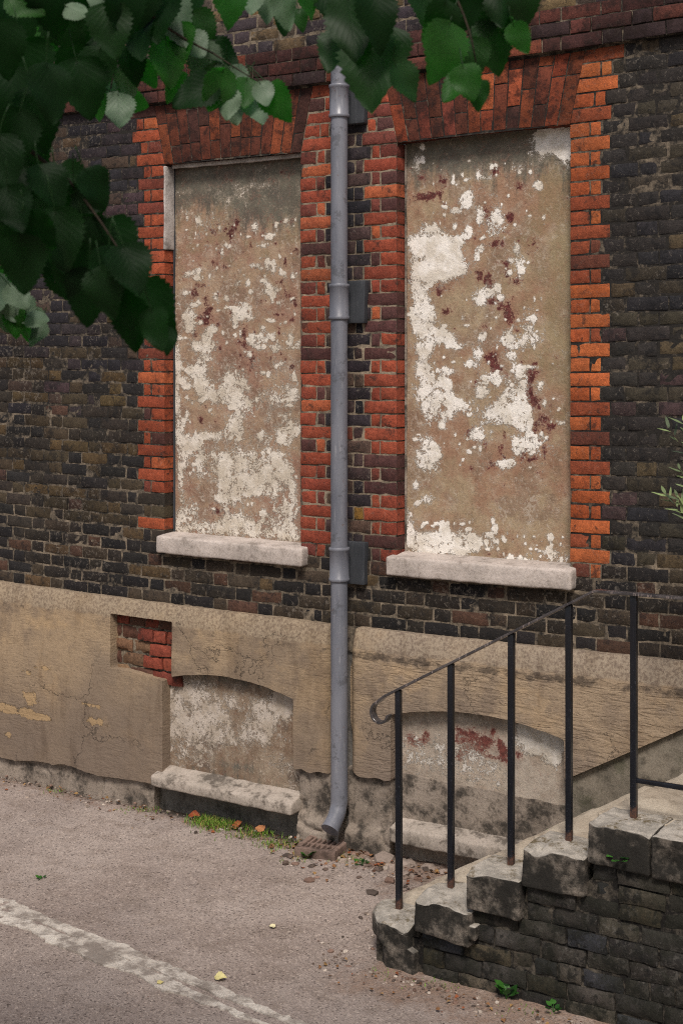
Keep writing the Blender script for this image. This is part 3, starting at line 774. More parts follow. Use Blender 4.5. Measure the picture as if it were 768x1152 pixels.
D_W0 = [(215,40,45,60,.9),(150,110,50,35),(200,190,40,50),(300,240,70,35),(330,190,60,60,.72),(340,150,25,35,.8),(390,210,30,40),(460,90,20,40,.6),(560,90,30,40,.6),(500,240,40,40,.65),(590,230,50,60,.68),(640,210,25,50,.75),(400,290,40,50,.8),(390,370,30,70,.8),(570,370,50,70,.7),(620,420,40,60,.7),(240,430,60,20),(135,470,40,40),(110,520,20,60),(100,600,14,80,.8),(330,390,30,40),(200,520,40,60,.7),(190,600,12,50),(290,560,60,70,.75),(350,600,60,90,.75),(430,560,50,70,.68),(400,660,60,50,.9),(500,580,60,80,.8),(570,560,50,50,.8),(600,640,40,60,.85),(330,720,50,60,.85),(480,690,50,40,.8),(150,770,45,50,.8),(100,850,25,50),(180,870,60,30,.9),(300,850,60,40,.9),(380,860,60,50,.85),(450,880,50,40),(560,870,60,60,.95),(600,780,40,50,.85),(655,780,15,30),(620,890,40,40),(640,700,20,40,.8),(85,50,12,45),(85,130,10,90),(85,270,14,50),(85,400,14,40),(485,8,25,12),(560,12,30,12),(640,5,30,8)]
D_W = [(q[0], q[1], q[2], q[3], (q[4] if len(q) > 4 else 1.0) * (.80 if q[0] > 115 else 1.0)) for q in D_W0]
D_R = [(310,785,30,28),(260,800,22,22),(325,825,12,12),(385,830,16,20),(430,812,8,10),(510,845,30,14),(605,828,20,8),(440,40,15,60,.65),(400,60,60,60,.55),(250,840,15,20,.8)]
fr_ = np.random.RandomState(77)
def flecks(lst, n, x0, x1, y0, y1, lo, hi, w=1.25):
    for _ in range(n):
        s_ = lo + (hi - lo) * fr_.uniform() ** 2.5
        lst.append((fr_.uniform(x0, x1), fr_.uniform(y0, y1), s_ * fr_.uniform(.5, 1.4), s_ * fr_.uniform(.6, 1.6), w))
flecks(A_W, 90, 70, 600, 150, 930, 4, 11); flecks(B_W, 70, 70, 660, 20, 480, 4, 11); flecks(B_W, 60, 60, 420, 680, 830, 5, 12); flecks(B_W, 30, 420, 680, 740, 850, 4, 9)
flecks(A_R, 46, 70, 520, 180, 930, 6, 20, .95); flecks(B_R, 40, 300, 660, 20, 480, 6, 20, .95)
flecks(C_W, 120, 90, 660, 360, 1010, 4, 12); flecks(C_R, 60, 150, 660, 380, 1010, 6, 22, .95); flecks(D_R, 30, 150, 660, 20, 860, 6, 18, .95)
flecks(D_W, 90, 90, 660, 20, 880, 5, 14)
cA, cB, cC, cD = (440, 130, 3.491), (440, 390, 3.491), (180, 160, 4.267), (180, 390, 4.267)
YP = .092
def panel(a, b, sets_w, sets_r, mat, name, z0=1.62, z1=None, y=YP, step=.005, stain=None, green=None, parent=ROOT, label=None, vary=.004):
    z1 = z1 or ZH + .012
    nu, nv = int((b - a) / step) + 1, int((z1 - z0) / step) + 1
    U, V_ = np.meshgrid(np.linspace(a - .002, b + .002, nu), np.linspace(z0, z1, nv), indexing='ij')
    fw = np.maximum.reduce([field_of(U, V_, s, c, y) for s, c in sets_w]); fr = np.maximum.reduce([field_of(U, V_, s, c, y, .60) for s, c in sets_r])
    d = y + vary * fbm2(U, V_, 3.5, 4, 61) - .0012 * (fw > .5)
    pts = np.stack([U, d, V_ + warp(U)], -1).reshape(-1, 3)
    st = stain(U, V_) if stain else np.zeros(U.shape); gr = green(U, V_) if green else np.zeros(U.shape)
    o = obj(name, pts, grid_faces(nu, nv), mat, parent, smooth=180, attrs={'white': fw.ravel(), 'red': fr.ravel(), 'stain': st.ravel(), 'green': gr.ravel()})
    if label: o['label'] = label
    return o
sst = lambda x, lo, hi: (lambda t: t * t * (3 - 2 * t))(np.clip((x - lo) / (hi - lo), 0, 1))
w0a, w0b = WIN[0]; w1a, w1b = WIN[1]
st0 = lambda U, V_: 1.25 * sst(V_, ZH - .36, ZH - .08) + 1.0 * sst(V_, ZH - .62, ZH - .30) * (.35 + .65 * sst(U, w0a + .35, w0a + .55)) + .5 * sst(-U, -w0a - .06, -w0a) * sst(V_, 2.9, 3.6)
gr0 = lambda U, V_: .75 * sst(V_, ZH - 1.0, ZH - .2) + .5 * sst(U, w0b - .14, w0b) * sst(-V_, -2.6, -1.9)
st1 = lambda U, V_: 1.0 * sst(V_, ZH - .30, ZH - .03) + .6 * sst(V_, ZH - .5, ZH - .2) * .7 + .55 * sst(U, w1b - .13, w1b) * sst(V_, 1.7, 2.0) + .3 * sst(-V_, -1.75, -1.66)
gr1 = lambda U, V_: .78 * sst(U, w1a + .50, w1b - .1) * sst(V_, 2.3, 2.9) + .5 * sst(U, w1b - .2, w1b)
BW0 = panel(w0a, w0b, [(C_W, cC), (D_W, cD)], [(C_R, cC), (D_R, cD)], MAT_BLOCK1, 'blocked_window', stain=st0, green=gr0, label='blocked window with blistered stucco, mostly pale near its foot')
BW1 = panel(w1a, w1b, [(A_W, cA), (B_W, cB)], [(A_R, cA), (B_R, cB)], MAT_BLOCK2, 'blocked_window', stain=st1, green=gr1, label='blocked window with large flakes of white paint on its stucco')
for w, BW in enumerate((BW0, BW1)):
    v, f, c, _ = arches[w].build(); obj('flat_arch', v, f, MAT_ARCH, BW, smooth=55, attrs={'tint': c})
    for sd in (0, 1):
        v, f, c, _ = quoins[w][sd].build(); obj('quoins', v, f, MAT_QUOIN, BW, smooth=55, attrs={'tint': c})
# sills
def sill(px0, px1, BW, z0=1.564, z1=1.668, seed=1):
    yf = -.065
    a, b = on_wall(px0, 610, yf)[0], on_wall(px1, 630, yf)[0]
    def sh(P):
        P = P.copy(); k = P[:, 2] > (z0 + z1) / 2
        P[:, 2] += np.where(k, (P[:, 1] - yf) * .10, 0)
        return P
    v, f = rounded_box((a, yf, z0), (b, YP + .02, z1), .013, .02, .006, seed, 14, sh, True)
    obj('sill', v, f, MAT_SILL, BW, smooth=180)
sill(175, 339, BW0, seed=1); sill(433, 641.5, BW1, z0=1.560, z1=1.665, seed=8)
# remains of the wooden lining in the first opening
v, f = rounded_box((w0a - .004, -.006, 3.43), (w0a + .011, .085, ZH - .012), .006, .03, .005, 4, 16, None, True)
obj('window_lining', v, f, MAT_LINER, BW0, smooth=180)
v, f = rounded_box((w0a + .02, .045, ZH - .022), (w0b - .02, .07, ZH + .004), .006, .03, .004, 5, 16, None, True)
obj('window_lining', v, f, MAT_LINER, BW0, smooth=180)
for w, (a, b) in enumerate(WIN):     # edge beads against the jamb; the dark one stands for the shadow gap
    v, f = rounded_box((a + .001, .080, 1.64), (a + .012, .10, ZH), .005, .03, .004, 6 + w, 16, None, True)
    obj('edge_bead', v, f, MAT_BOARD if w == 0 else MAT_BASE, (BW0, BW1)[w], smooth=180)
v, f = rounded_box((w1b - .012, .060, 1.64), (w1b - .001, .10, ZH), .005, .03, .004, 16, 16, None, True)
obj('edge_bead', v, f, MAT_SILL, BW1, smooth=180)

# ---- plinth
YF = -.075
PT, PS = 1.252, 1.135
pl = lambda px, py: on_wall(px, py, YF)
O1 = (pl(183, 800)[0], pl(329.5, 800)[0], .845); O2 = (pl(439, 800)[0], pl(634, 829)[0], .80)
def opening(U, V_, O, crown):
    a, b, sp = O; m, hw = (a + b) / 2, (b - a) / 2
    top = sp + (crown - sp) * (1 - ((U - m) / hw) ** 2)
    top = top + .004 * fbm2(U, V_, 18, 3, 77)
    return np.minimum(np.minimum(U - a, b - U), top - V_)      # > 0 inside
EL = pl(369.5, 720)[0]; ER = pl(394.5, 720)[0]
PA = (pl(124, 690)[0], pl(193, 700)[0], pl(124, 752)[1], 1.155)
def sdf_left(U, V_):
    n = .010 * fbm2(U, V_, 9, 4, 31) + .004 * fbm2(U, V_, 40, 3, 32)
    zb = np.where(U < O1[1] - .02, .112 + .055 * fbm2(U, V_ * 0, 2.2, 4, 33) + .02 * sst(U, -6.2, -5.9), .415 + .02 * fbm2(U, V_ * 0, 8, 3, 34))
    f = np.minimum(np.minimum(U - (S_MIN), PT + .4 * n - V_), V_ - zb + n)
    r = .028
    cx, cz = EL - r, PT - r
    corner = np.where((U > cx) & (V_ > cz), r - np.hypot(U - cx, V_ - cz), EL - U)
    f = np.minimum(f, corner + .5 * n)
    top1 = np.minimum(opening(U, V_, (O1[0], O1[1], .805), .872), V_ - .2)
    f = np.minimum(f, -top1)
    patch = np.minimum(np.minimum(U - PA[0], PA[1] - U), np.minimum(V_ - (PA[2] - .02 * sst(U, PA[0] + .1, PA[1])), PA[3] - V_)) - .3 * n
    return np.minimum(f, -patch)
RK = (pl(645, 873), pl(768, 820))
rake = lambda U: np.minimum(.985, RK[0][1] + (RK[1][1] - RK[0][1]) * (U - RK[0][0]) / (RK[1][0] - RK[0][0]))
def sdf_right(U, V_):
    n = .010 * fbm2(U, V_, 9, 4, 41) + .004 * fbm2(U, V_, 40, 3, 42)
    left = ER - .035 * sst(-V_, -1.2, -.95) + .03 * sst(-V_, -.75, -.5)
    f = np.minimum(U - left + .5 * n, PT + .3 * n - V_)
    zb = np.where(U < (O2[0] + O2[1]) / 2, .43 + .05 * sst(-U, -ER - .05, -ER + .03) + .015 * fbm2(U, V_ * 0, 8, 3, 43), np.minimum(rake(U), 1.1))
    f = np.minimum(f, V_ - zb + .4 * n * (U < -3.9))
    r = .03; cx, cz = left + r, PT - r
    f = np.where((U < cx) & (V_ > cz), np.minimum(f, r - np.hypot(U - cx, V_ - cz)), f)
    f = np.minimum(f, S_MAX - U)
    return np.minimum(f, -np.minimum(opening(U, V_, (O2[0], O2[1], .798), .868), V_ + .5))
def plinth_depth(endL=None, endR=None, seed=0):
    def fn(U, V_):
        d = YF + .010 * fbm2(U, V_, 1.7, 4, 51 + seed) + .0025 * fbm2(U, V_, 12, 4, 52 + seed)
        t = sst(V_, PS, PT); d = d + .034 * np.clip((V_ - PS) / (PT - PS), 0, 1) ** 1.6
        if endR is not None: d = d + .045 * np.clip((U - (endR - .045)) / .045, 0, 1) ** 2
        if endL is not None: d = d + .045 * np.clip(((endL + .03) - U) / .05, 0, 1) ** 2
        return d
    return fn
SP = [(130,570,30,50),(60,610,50,15),(180,640,60,15),(40,715,15,20),(200,430,50,10,.9),(420,660,40,20,.9),(400,590,40,8,.9),(110,445,25,10,.8),(20,600,20,20)]
def plinth(sdf, u0, u1, depth, right):
    Wv, f, P = sheet(sdf, u0, u1, 0.0, 1.3, .0125, depth, .03)
    top = sst(P[:, 1], PS - .03, PS + .02)
    sp = field_of(P[:, 0], P[:, 1], SP, (0, 640, 3.84), YF) if not right else np.zeros(len(P))
    soot = (.8 * np.exp(-((P[:, 1] - PS + .03) / .035) ** 2) if right else .42 * np.exp(-((P[:, 1] - PS + .02) / .03) ** 2))
    return obj('rendered_plinth', Wv, f, MAT_RENDER, ROOT, smooth=50, attrs={'top': top, 'spall': sp, 'soot': soot})
plinth(sdf_left, -8.6, -4.4, plinth_depth(endR=EL), False)
plinth(sdf_right, -4.7, S_MAX + .05, plinth_depth(endL=ER, seed=9), True)

# exposed brick patch in the plinth
pb = Bricks()
rows = 5; zz0, zz1 = PA[2] - .06, PA[3] + .01
hh = (zz1 - zz0) / rows
for r in range(rows):
    cuts = [PA[0] - .02]; x = cuts[0] + (.06 if r % 2 else .14)
    while x < PA[1] + .03: cuts.append(x + rnd.uniform(-.015, .015)); x += rnd.choice((.11, .13, .17))
    cuts.append(PA[1] + .04)
    for p, q in zip(cuts[:-1], cuts[1:]):
        m = (p + q) / 2; red = m > PA[0] + .24 and r < 4
        col = pick([(3, lin(136, 70, 54)), (2, lin(112, 58, 48)), (1, lin(90, 60, 52))]) if red else pick([(3, lin(112, 86, 66)), (2, lin(134, 110, 84)), (2, lin(92, 64, 54)), (1, lin(126, 72, 58))])
        if r == 4: col = pick([(2, lin(120, 62, 48)), (2, lin(92, 66, 54))])
        pb.wall(p + .006, q - .006, zz0 + r * hh + .006, zz0 + (r + 1) * hh - .007, col, 3.0, .03, -.012 - (.022 if red else 0))
v, f, c, _ = pb.build(edge=.012)
gx = np.linspace(PA[0] - .03, PA[1] + .03, 30); gz = np.linspace(PA[2] - .09, PA[3] + .03, 26)
U, V_ = np.meshgrid(gx, gz, indexing='ij')
mv = np.stack([U, .002 + .012 * fbm2(U, V_, 30, 3, 9), V_ + warp(U)], -1).reshape(-1, 3); mf = grid_faces(30, 26)
obj('exposed_brick_patch', np.concatenate([v, mv]), np.concatenate([f, mf + len(v)]), [MAT_QUOIN, MAT_MORTAR], ROOT, smooth=60,
    attrs={'tint': np.concatenate([c, np.full((len(mv), 3), .1)]), 'pale': np.concatenate([np.zeros(len(v)), np.full(len(mv), .45)])}, midx=[0] * len(f) + [1] * len(mf))

# ---- basement openings
L1 = (110, 670, 2.844)
L1_W = [(300,300,90,60,.25),(330,400,90,70,.25),(245,285,30,40,.75),(230,370,14,70,.7),(280,350,40,60,.7),(340,350,60,50,.72),(370,420,40,40,.72),(290,430,50,25,.7),(440,345,14,18,.8),(480,430,30,25,.7),(520,370,30,50,.72),(540,400,30,30,.75),(590,345,30,40,1.4),(602,330,20,32,1.4),(420,460,50,20,.6),(260,500,40,40,.55),(320,510,30,30,.5),(580,540,40,40,.5),(530,450,25,30,.7),(240,250,30,20,.7)]
L1_S = lambda U, V_: .85 * sst(V_, .74, .88) + .62 * np.exp(-((V_ - .33) / .035) ** 2) * np.exp(-((U - (O1[0] + .50)) / .26) ** 2) * 1.2 + .5 * sst(-V_, -.31, -.26)
BB0 = panel(O1[0] - .03, O1[1] + .03, [(L1_W, L1)], [([(0, 0, 1, 1)], L1)], MAT_LOW1, 'basement_window', .22, .92, .0, .005, L1_S, None, label='low arched basement window filled with damp grey and white stucco', vary=.006)
L2 = (380, 680, 3.84); L2b = (568, 800, 3.84)
L2_W = [(330,640,110,90,.42),(480,680,130,110,.36),(640,710,120,80,.40)]
L2b_W = [(150,125,70,58,1.5),(215,165,26,50,1.45),(105,95,34,44,1.4)]
L2_R = [(315,580,22,22),(345,600,18,12),(375,585,16,18),(380,560,10,14),(455,620,12,12,.9),(525,570,20,35),(522,650,20,25),(600,610,40,55),(570,595,20,35),(650,590,20,14),(670,545,10,18),(665,660,25,8),(700,600,12,25),(715,640,14,28),(735,660,14,20)]
L2_R = [(q[0], q[1], q[2], q[3], 1.45) for q in L2_R]
L2b_R = [(60,190,22,25),(205,165,20,10,.8)]
def L2_S(U, V_): return .6 * sst(V_, .76, .87) + .30 * sst(-V_, -.50, -.44) + .5 * np.exp(-((V_ - .24) / .05) ** 2)
BB1 = panel(O2[0] - .03, O2[1] + .03, [(L2_W, L2), (L2b_W, L2b)], [(L2_R, L2), (L2b_R, L2b)], MAT_LOW2, 'basement_window', -.05, .92, .0, .005, L2_S, None, label='low arched basement window behind the railing with dark red paint flecks', vary=.005)
def bsill(p0, p1, yf, zt, zb, BB, seed):
    a, b = on_wall(p0[0], p0[1], yf)[0], on_wall(p1[0], p1[1], yf)[0]
    def sh(P):
        P = P.copy(); P[:, 2] += np.where(P[:, 2] > (zt + zb) / 2, (P[:, 1] - yf) * .32, 0); return P
    v, f = rounded_box((a, yf, zb), (b, .01, zt), .012, .02, .008, seed, 12, sh, True)
    obj('sill', v, f, MAT_LOWSILL, BB, smooth=180)
bsill((169, 870), (327, 900), -.135, .215, .153, BB0, 21)
bsill((437, 925), (590, 955), -.120, .195, .115, BB1, 22)
# lower band of cement under the filled opening behind the railing
def sdf_low(U, V_):
    n = .012 * fbm2(U, V_, 8, 4, 71)
    return np.minimum(np.minimum(U - (O2[0] + .004), (O2[1] - .004) - U), np.minimum(.475 - .035 * (U - O2[0]) + n - V_, V_ - .16))
Wv, f, P = sheet(sdf_low, -4.35, -3.0, .1, .6, .0125, lambda U, V_: -.016 + .004 * fbm2(U, V_, 6, 3, 72), .02)
obj('cement_band', Wv, f, MAT_BASE, BB1, smooth=50)

# ---- cement base of the wall
i1 = (on_wall(172, 880, -.05)[0], on_wall(336, 900, -.05)[0])
i2 = (O2[0] - .01, O2[1] + .03)
def sdf_base(U, V_):
    n = .016 * fbm2(U, V_, 6, 4, 81)
    top = np.where(U < O1[0], .30, .47)
    f = np.minimum(top + n - V_, V_ + .25)
    in1 = np.minimum(np.minimum(U - i1[0], i1[1] - U), V_ + .3); in2 = np.minimum(np.minimum(U - i2[0], i2[1] - U), V_ + .3)
    gap = .024 - np.abs(U - (-4.54) + .02 * fbm2(U, V_, 7, 3, 83)) 
    f = np.minimum(np.minimum(f, -in1 + .3 * n), -in2 + .2 * n)
    f = np.minimum(f, -gap)
    f = np.minimum(f, np.minimum(U - (S_MIN), -3.0 - U))
    return f
def base_depth(U, V_):
    q = fbm2(U, V_, 4.5, 4, 84)
    led = sst(-V_, -.17 - .03 * q, -.10 - .03 * q)
    crack = np.exp(-((fbm2(U, V_, 3.2, 3, 85)) / .035) ** 2)
    return -.042 + .012 * q - .03 * led * (U > i1[1]) + .014 * crack
for ua, ub in ((-8.6, i1[0] + .05), (i1[1] - .05, -4.54), (-4.54, i2[0] + .05)):
    Wv, f, P = sheet(lambda U, V_: np.minimum(sdf_base(U, V_), np.minimum(U - ua, ub - U) + (1 if ub != -4.54 and ua != -4.54 else .0)), ua, ub, -.25, .52, .0125, base_depth, .05)
    obj('cement_base', Wv, f, MAT_BASE, ROOT, smooth=50)
gx = np.linspace(S_MIN, S_MAX, 180); gz = np.linspace(-.25, 1.2, 40); U, V_ = np.meshgrid(gx, gz, indexing='ij')
obj('foundation_wall', np.stack([U, .022 + .012 * fbm2(U, V_, 8, 3, 90), V_ + warp(U)], -1).reshape(-1, 3), grid_faces(180, 40), mat_stone('dark_foundation', (.19, .175, .155), (.13, .12, .105), (.028, .026, .022), .7), ROOT, smooth=180)
# raked cement skirting along the stairs
def sdf_rake(U, V_):
    n = .006 * fbm2(U, V_, 14, 3, 95)
    return np.minimum(np.minimum(rake(U) - .004 + n - V_, V_ - (rake(U) - .50)), np.minimum(U - (O2[1] + .004), S_MAX - U))
Wv, f, P = sheet(sdf_rake, -3.3, S_MAX + .05, 0.0, 1.25, .0125, lambda U, V_: -.045 + .008 * fbm2(U, V_, 7, 4, 96), .02)
obj('cement_skirting', Wv, f, MAT_SKIRT, ROOT, smooth=50)
# ------------------------------------------------------------------ downpipe
YPI = -.112
PX = on_wall(381.5, 500, YPI)[0]
DP = empty('downpipe', (PX, YPI, 0), 'slate grey cast iron downpipe running down the wall between the two tall windows', 'downpipe')
R0 = .0475
def zpx(y): return on_wall(381, y, YPI)[1] + float(warp(PX))
prof = [(PX, YPI, z) for z in np.linspace(5.9, .30, 60)]
for a in np.linspace(0, 1, 9)[1:]:
    th = a * math.radians(48); prof.append((PX, YPI - .15 * (1 - math.cos(th)), .30 - .15 * math.sin(th)))
e = np.array(prof[-1]); dr = np.array([0, -math.sin(math.radians(48)), -math.cos(math.radians(48))])
prof.append(tuple(e + dr * .03)); prof.append(tuple(e + dr * .062))
rad = [R0 + .0006 * math.sin(i * 1.3) for i in range(len(prof))]; rad[-1] = R0 + .004; rad[-2] = R0 + .001
v, f = tube(prof, rad, 28, cap=False)
# the dark bore of the shoe
v2, f2 = tube([tuple(e + dr * .062), tuple(e + dr * .05), tuple(e - dr * .02)], [R0 + .004, R0 - .006, R0 - .006], 28, cap=True)
vv, ff = joinm([(v, f), (v2, [q[::-1] for q in f2])])
obj('pipe', vv, ff, MAT_PIPE, DP, smooth=60)
for (yt, yb) in ((97, 131), (321, 358), (617, 652)):
    zt, zb = zpx(yt) + .008, zpx(yb) - .008
    pr, rr = [], []
    for z, r in ((zt, R0), (zt - .001, R0 + .009), (zt - .006, R0 + .0115), (zt - .016, R0 + .0115), (zt - .021, R0 + .007), (zb + .021, R0 + .007), (zb + .016, R0 + .0115), (zb + .006, R0 + .0115), (zb + .001, R0 + .009), (zb, R0)):
        pr.append((PX, YPI, z)); rr.append(r)
    v, f = tube(pr, rr, 28, cap=False)
    col = obj('socket_collar', v, f, MAT_PIPE, DP, smooth=50)
    zc = (zt + zb) / 2 + .005
    b0, b1 = PX - .092, PX + .118
    def sh(P, zc=zc):
        P = P.copy(); P[:, 0] += (P[:, 2] - zc) * .03; return P
    v, f = rounded_box((b0, -.037, zc - .125), (b1, .004, zc + .115), .005, .02, .004, int(yt), 20, sh)
    obj('backing_board', v, f, MAT_BOARD, DP, smooth=180)

# ------------------------------------------------------------------ ground
def gz(s, y):
    s, y = np.asarray(s, float), np.asarray(y, float)
    return -.055 * sst(-y, -.05, 1.3)
def dens(lo, hi, step, far):
    core = np.arange(lo, hi + 1e-6, step)
    ext = np.array([.3, .8, 1.6, 3, 6, 12, 30, 80, 200, far])
    return core, ext
cx_, ext = dens(-8.4, -1.6, .022, 500)
gxs = np.concatenate([lo for lo in (-8.4 - ext[::-1], cx_, cx_[-1] + ext)])
cy_ = np.arange(-3.0, .061, .022)
gys = np.concatenate([-3.0 - ext[::-1], cy_, [.3, 1, 4, 20, 100, 500]])
U, V_ = np.meshgrid(gxs, gys, indexing='ij')
near = (U > -8.5) & (U < -1.5) & (V_ > -3.1) & (V_ < .3)
Z = gz(U, V_) + np.where(near, .006 * fbm2(U, V_, 2.5, 3, 101) + .0035 * fbm2(U, V_, 22, 3, 102), 0)
foot = sst(V_, -.16, -.02); Z = Z - .03 * foot * (U < -4.5) + .02 * foot * np.abs(fbm2(U, V_, 12, 3, 104)) * near
dirt = np.maximum(.85 * sst(V_, -.42, -.10) * np.where(U > -4.9, 1, .72), .0)
dirt = np.maximum(dirt, .75 * sst(-np.abs(V_ + 1.30), -.42, -.12) * sst(U, -3.95, -3.5))
dirt = np.maximum(dirt, .55 * sst(U, -4.6, -3.9) * sst(V_, -1.1, -.3))
darkened = 1.0 * sst(V_, -.09, -.03) * (U < -4.4)  # near-black strip where the ground meets the wall
obj('ground', np.stack([U, V_, Z], -1).reshape(-1, 3), grid_faces(len(gxs), len(gys)), MAT_GROUND, None, smooth=180, attrs={'dirt': dirt.ravel(), 'darkened': darkened.ravel()})['kind'] = 'structure'
# worn strip of setting stones let into the ground
a0, a1 = np.array([-5.60, -1.66]), np.array([-3.47, -1.965])
dv = (a1 - a0) / np.linalg.norm(a1 - a0); nv_ = np.array([-dv[1], dv[0]])
fr = lambda u, v, d: np.stack([a0[0] + dv[0] * u + nv_[0] * v, a0[1] + dv[1] * u + nv_[1] * v, d + gz(a0[0] + dv[0] * u + nv_[0] * v, a0[1] + dv[1] * u + nv_[1] * v)], -1)
def sdf_strip(U, V_):
    n = .045 * fbm2(U, V_, 5, 4, 111) + .016 * fbm2(U, V_, 30, 3, 112)
    hw = .085 + .012 * np.sin(U * 3)
    gap = np.abs(V_ - .012 * np.sin(U * 2.1)) - .008 - .020 * sst(fbm2(U, V_ * 0, 1.3, 2, 113), -.1, .4)
    hole = fbm2(U, V_, 7, 4, 114) + .46
    return np.minimum(np.minimum(np.minimum(hw - np.abs(V_) + n, gap + .5 * n), hole * .2), np.minimum(U + 1.4, 3.6 - U))
Wv, f, P = sheet(sdf_strip, -1.5, 3.7, -.2, .2, .012, lambda U, V_: .008 + .004 * fbm2(U, V_, 20, 3, 115), -.004, fr)
tag(obj('stone_strip', Wv, f, MAT_STRIP, None, smooth=50), kind='structure')

# ------------------------------------------------------------------ gully under the pipe
GX, GY = on_ground(363, 951, .03)
GU = empty('drain_gully', (GX, GY, -.02), 'rusty cast iron drain gully grate on the ground under the pipe shoe', 'drain')
gzc, gs = .045, .122
rot = math.radians(12)
def grot(P):
    P = np.array(P, float); x, y = P[:, 0] - GX, P[:, 1] - GY
    P[:, 0], P[:, 1] = GX + x * math.cos(rot) - y * math.sin(rot), GY + x * math.sin(rot) + y * math.cos(rot); return P
parts = []
for (x0, x1, y0, y1) in ((-1, 1, -1, -.76), (-1, 1, .76, 1), (-1, -.76, -.76, .76), (.76, 1, -.76, .76)):
    v, f = rounded_box((GX + gs * x0, GY + gs * y0, -.06), (GX + gs * x1, GY + gs * y1, gzc), .006, .02, .004, int(x0 * 9 + y0 * 5 + 30), 30); parts.append((grot(v), f))
v, f = joinm(parts); obj('frame', v, f, MAT_GULLY, GU, smooth=180)
parts = []
for i in range(6):
    x = -.76 + 1.52 * (i + .5) / 6
    v, f = rounded_box((GX + gs * (x - .055), GY - gs * .78, -.01), (GX + gs * (x + .055), GY + gs * .78, gzc - .006), .004, .03, .002, i, 30); parts.append((grot(v), f))
v, f = rounded_box((GX - gs * .76, GY - gs * .07, -.012), (GX + gs * .76, GY + gs * .07, gzc - .008), .004, .03, .002, 9, 30); parts.append((grot(v), f))
v, f = joinm(parts); obj('grate', v, f, MAT_GULLY, GU, smooth=180)

# ------------------------------------------------------------------ steps
YFL = -1.19
ST_S = [-3.66, -3.36, -3.115, -2.84, -2.535]
RISE = .157
SE = .5
STP = empty('stone_steps', (-2.9, -.6, -.05), 'worn stone steps rising beside the wall on a mossy black brick flank', 'steps')
SKW = .105
def shear_step(P):
    P = P.copy(); P[:, 0] += (P[:, 1] + 1.05) * SKW; return P
for i, s in enumerate(ST_S):
    z = RISE * (i + 1)
    s1 = ST_S[i + 1] + .03 if i < 4 else SE
    v, f = rounded_box((s - .03, -1.06, z - .19 if i else -.2), (s1, -.03, z), .012, .03, .007, 30 + i, 9, shear_step)
    obj('tread', v, f, MAT_TREAD, STP, smooth=180)
# rough end stones
ends = [(-3.70, -3.42, -.25, RISE + .004, .0), (-3.37, -3.095, .155, 2 * RISE + .006, -.07), (-3.118, -2.855, .30, 3 * RISE + .008, 0.0), (-2.843, -2.555, .455, 4 * RISE + .006, .0), (-2.537, -2.262, .615, 5 * RISE + .006, -.03), (-2.252, -1.93, .60, 5 * RISE + .002, 0), (-1.92, -1.6, .61, 5 * RISE, 0), (-1.59, -1.2, .61, 5 * RISE, 0), (-1.19, -.8, .61, 5 * RISE, 0), (-.79, -.4, .61, 5 * RISE, 0)]
for i, (s0, s1, zb, zt, tilt) in enumerate(ends):
    def sh(P, s0=s0, s1=s1, zt=zt, tilt=tilt, i=i):
        P = P.copy()
        P[:, 2] += tilt * (P[:, 0] - s0) * sst(-P[:, 1], .95, 1.15)
        P[:, 1] += np.where(P[:, 1] < -1.1, .02 * fbm(P, 6, 3, 200 + i), 0)
        # broken top arris
        k = sst(-P[:, 1], 1.10, 1.21) * sst(P[:, 2], zt - .05, zt)
        P[:, 2] -= k * (.016 + .045 * np.clip(fbm(P, 9, 4, 210 + i), -.2, 1))
        if i == 0:     # chamfered corner
            ch = np.clip((-3.70 + .13 - P[:, 0]) / .13, 0, 1) * sst(-P[:, 1], 1.0, 1.2)
            P[:, 1] += ch * .13
            P[:, 0] += .03 * (P[:, 2] < .05)
        P[:, 0] += (P[:, 1] + 1.05) * SKW * .5
        return P
    v, f = rounded_box((s0, YFL - .018 - (.02 if i == 1 else 0), zb), (s1, -.955, zt), .009, .012, .007, 50 + i, 16, sh)
    obj('end_stone', v, f, MAT_ENDSTONE, STP, smooth=180)
# a broken corner block jammed under the second stone
v, f = rounded_box((-3.13, YFL - .03, .165), (-3.07, -1.1, .235), .012, .014, .012, 77, 16); obj('loose_corner', v, f, MAT_ENDSTONE, STP, smooth=180)
# brick flank
fb = Bricks()
PAL_FL = [(4, lin(78, 74, 69)), (3, lin(60, 57, 54)), (2, lin(94, 88, 78)), (.8, lin(84, 77, 62)), (1, lin(68, 69, 73))]
ch2 = .0775
for k in range(-3, 9):
    z0, z1 = k * ch2 + .002, (k + 1) * ch2 - .007
    lim = None
    for i, s in enumerate(ends[:6]):
        if z1 <= s[2] + .045: lim = s[0] + (.0 if i else .15); break
    if lim is None: continue
    if lim < -3.46 and z0 < .15: lim = -3.46
    x = lim - (.0 if k % 2 else .11)
    first = True
    while x < SE:
        L = rnd.choice((.225, .215, .235, .112, .225, .19))
        a = max(x, lim)
        if x + L > lim + .04:
            dz = rnd.uniform(-.005, .005)
            fb.wall(a + .005, x + L - .006, z0 + dz, z1 + dz + rnd.uniform(-.003, .003), pick(PAL_FL), 2.2, .03, YFL + .012 + rnd.uniform(-.005, .006) - (.05 + z0) * .0)
        x += L
v, f, c, _ = fb.build(warped=False, edge=.009)
gx = np.linspace(-3.62, SE, 180); gzv = np.linspace(-.25, .75, 46); U, V_ = np.meshgrid(gx, gzv, indexing='ij')
top = np.interp(U.ravel(), [-3.6, -3.37, -3.36, -3.1, -3.09, -2.85, -2.84, -2.54, -2.53, 3], [.1, .1, .20, .20, .36, .36, .52, .52, .66, .66]).reshape(U.shape)
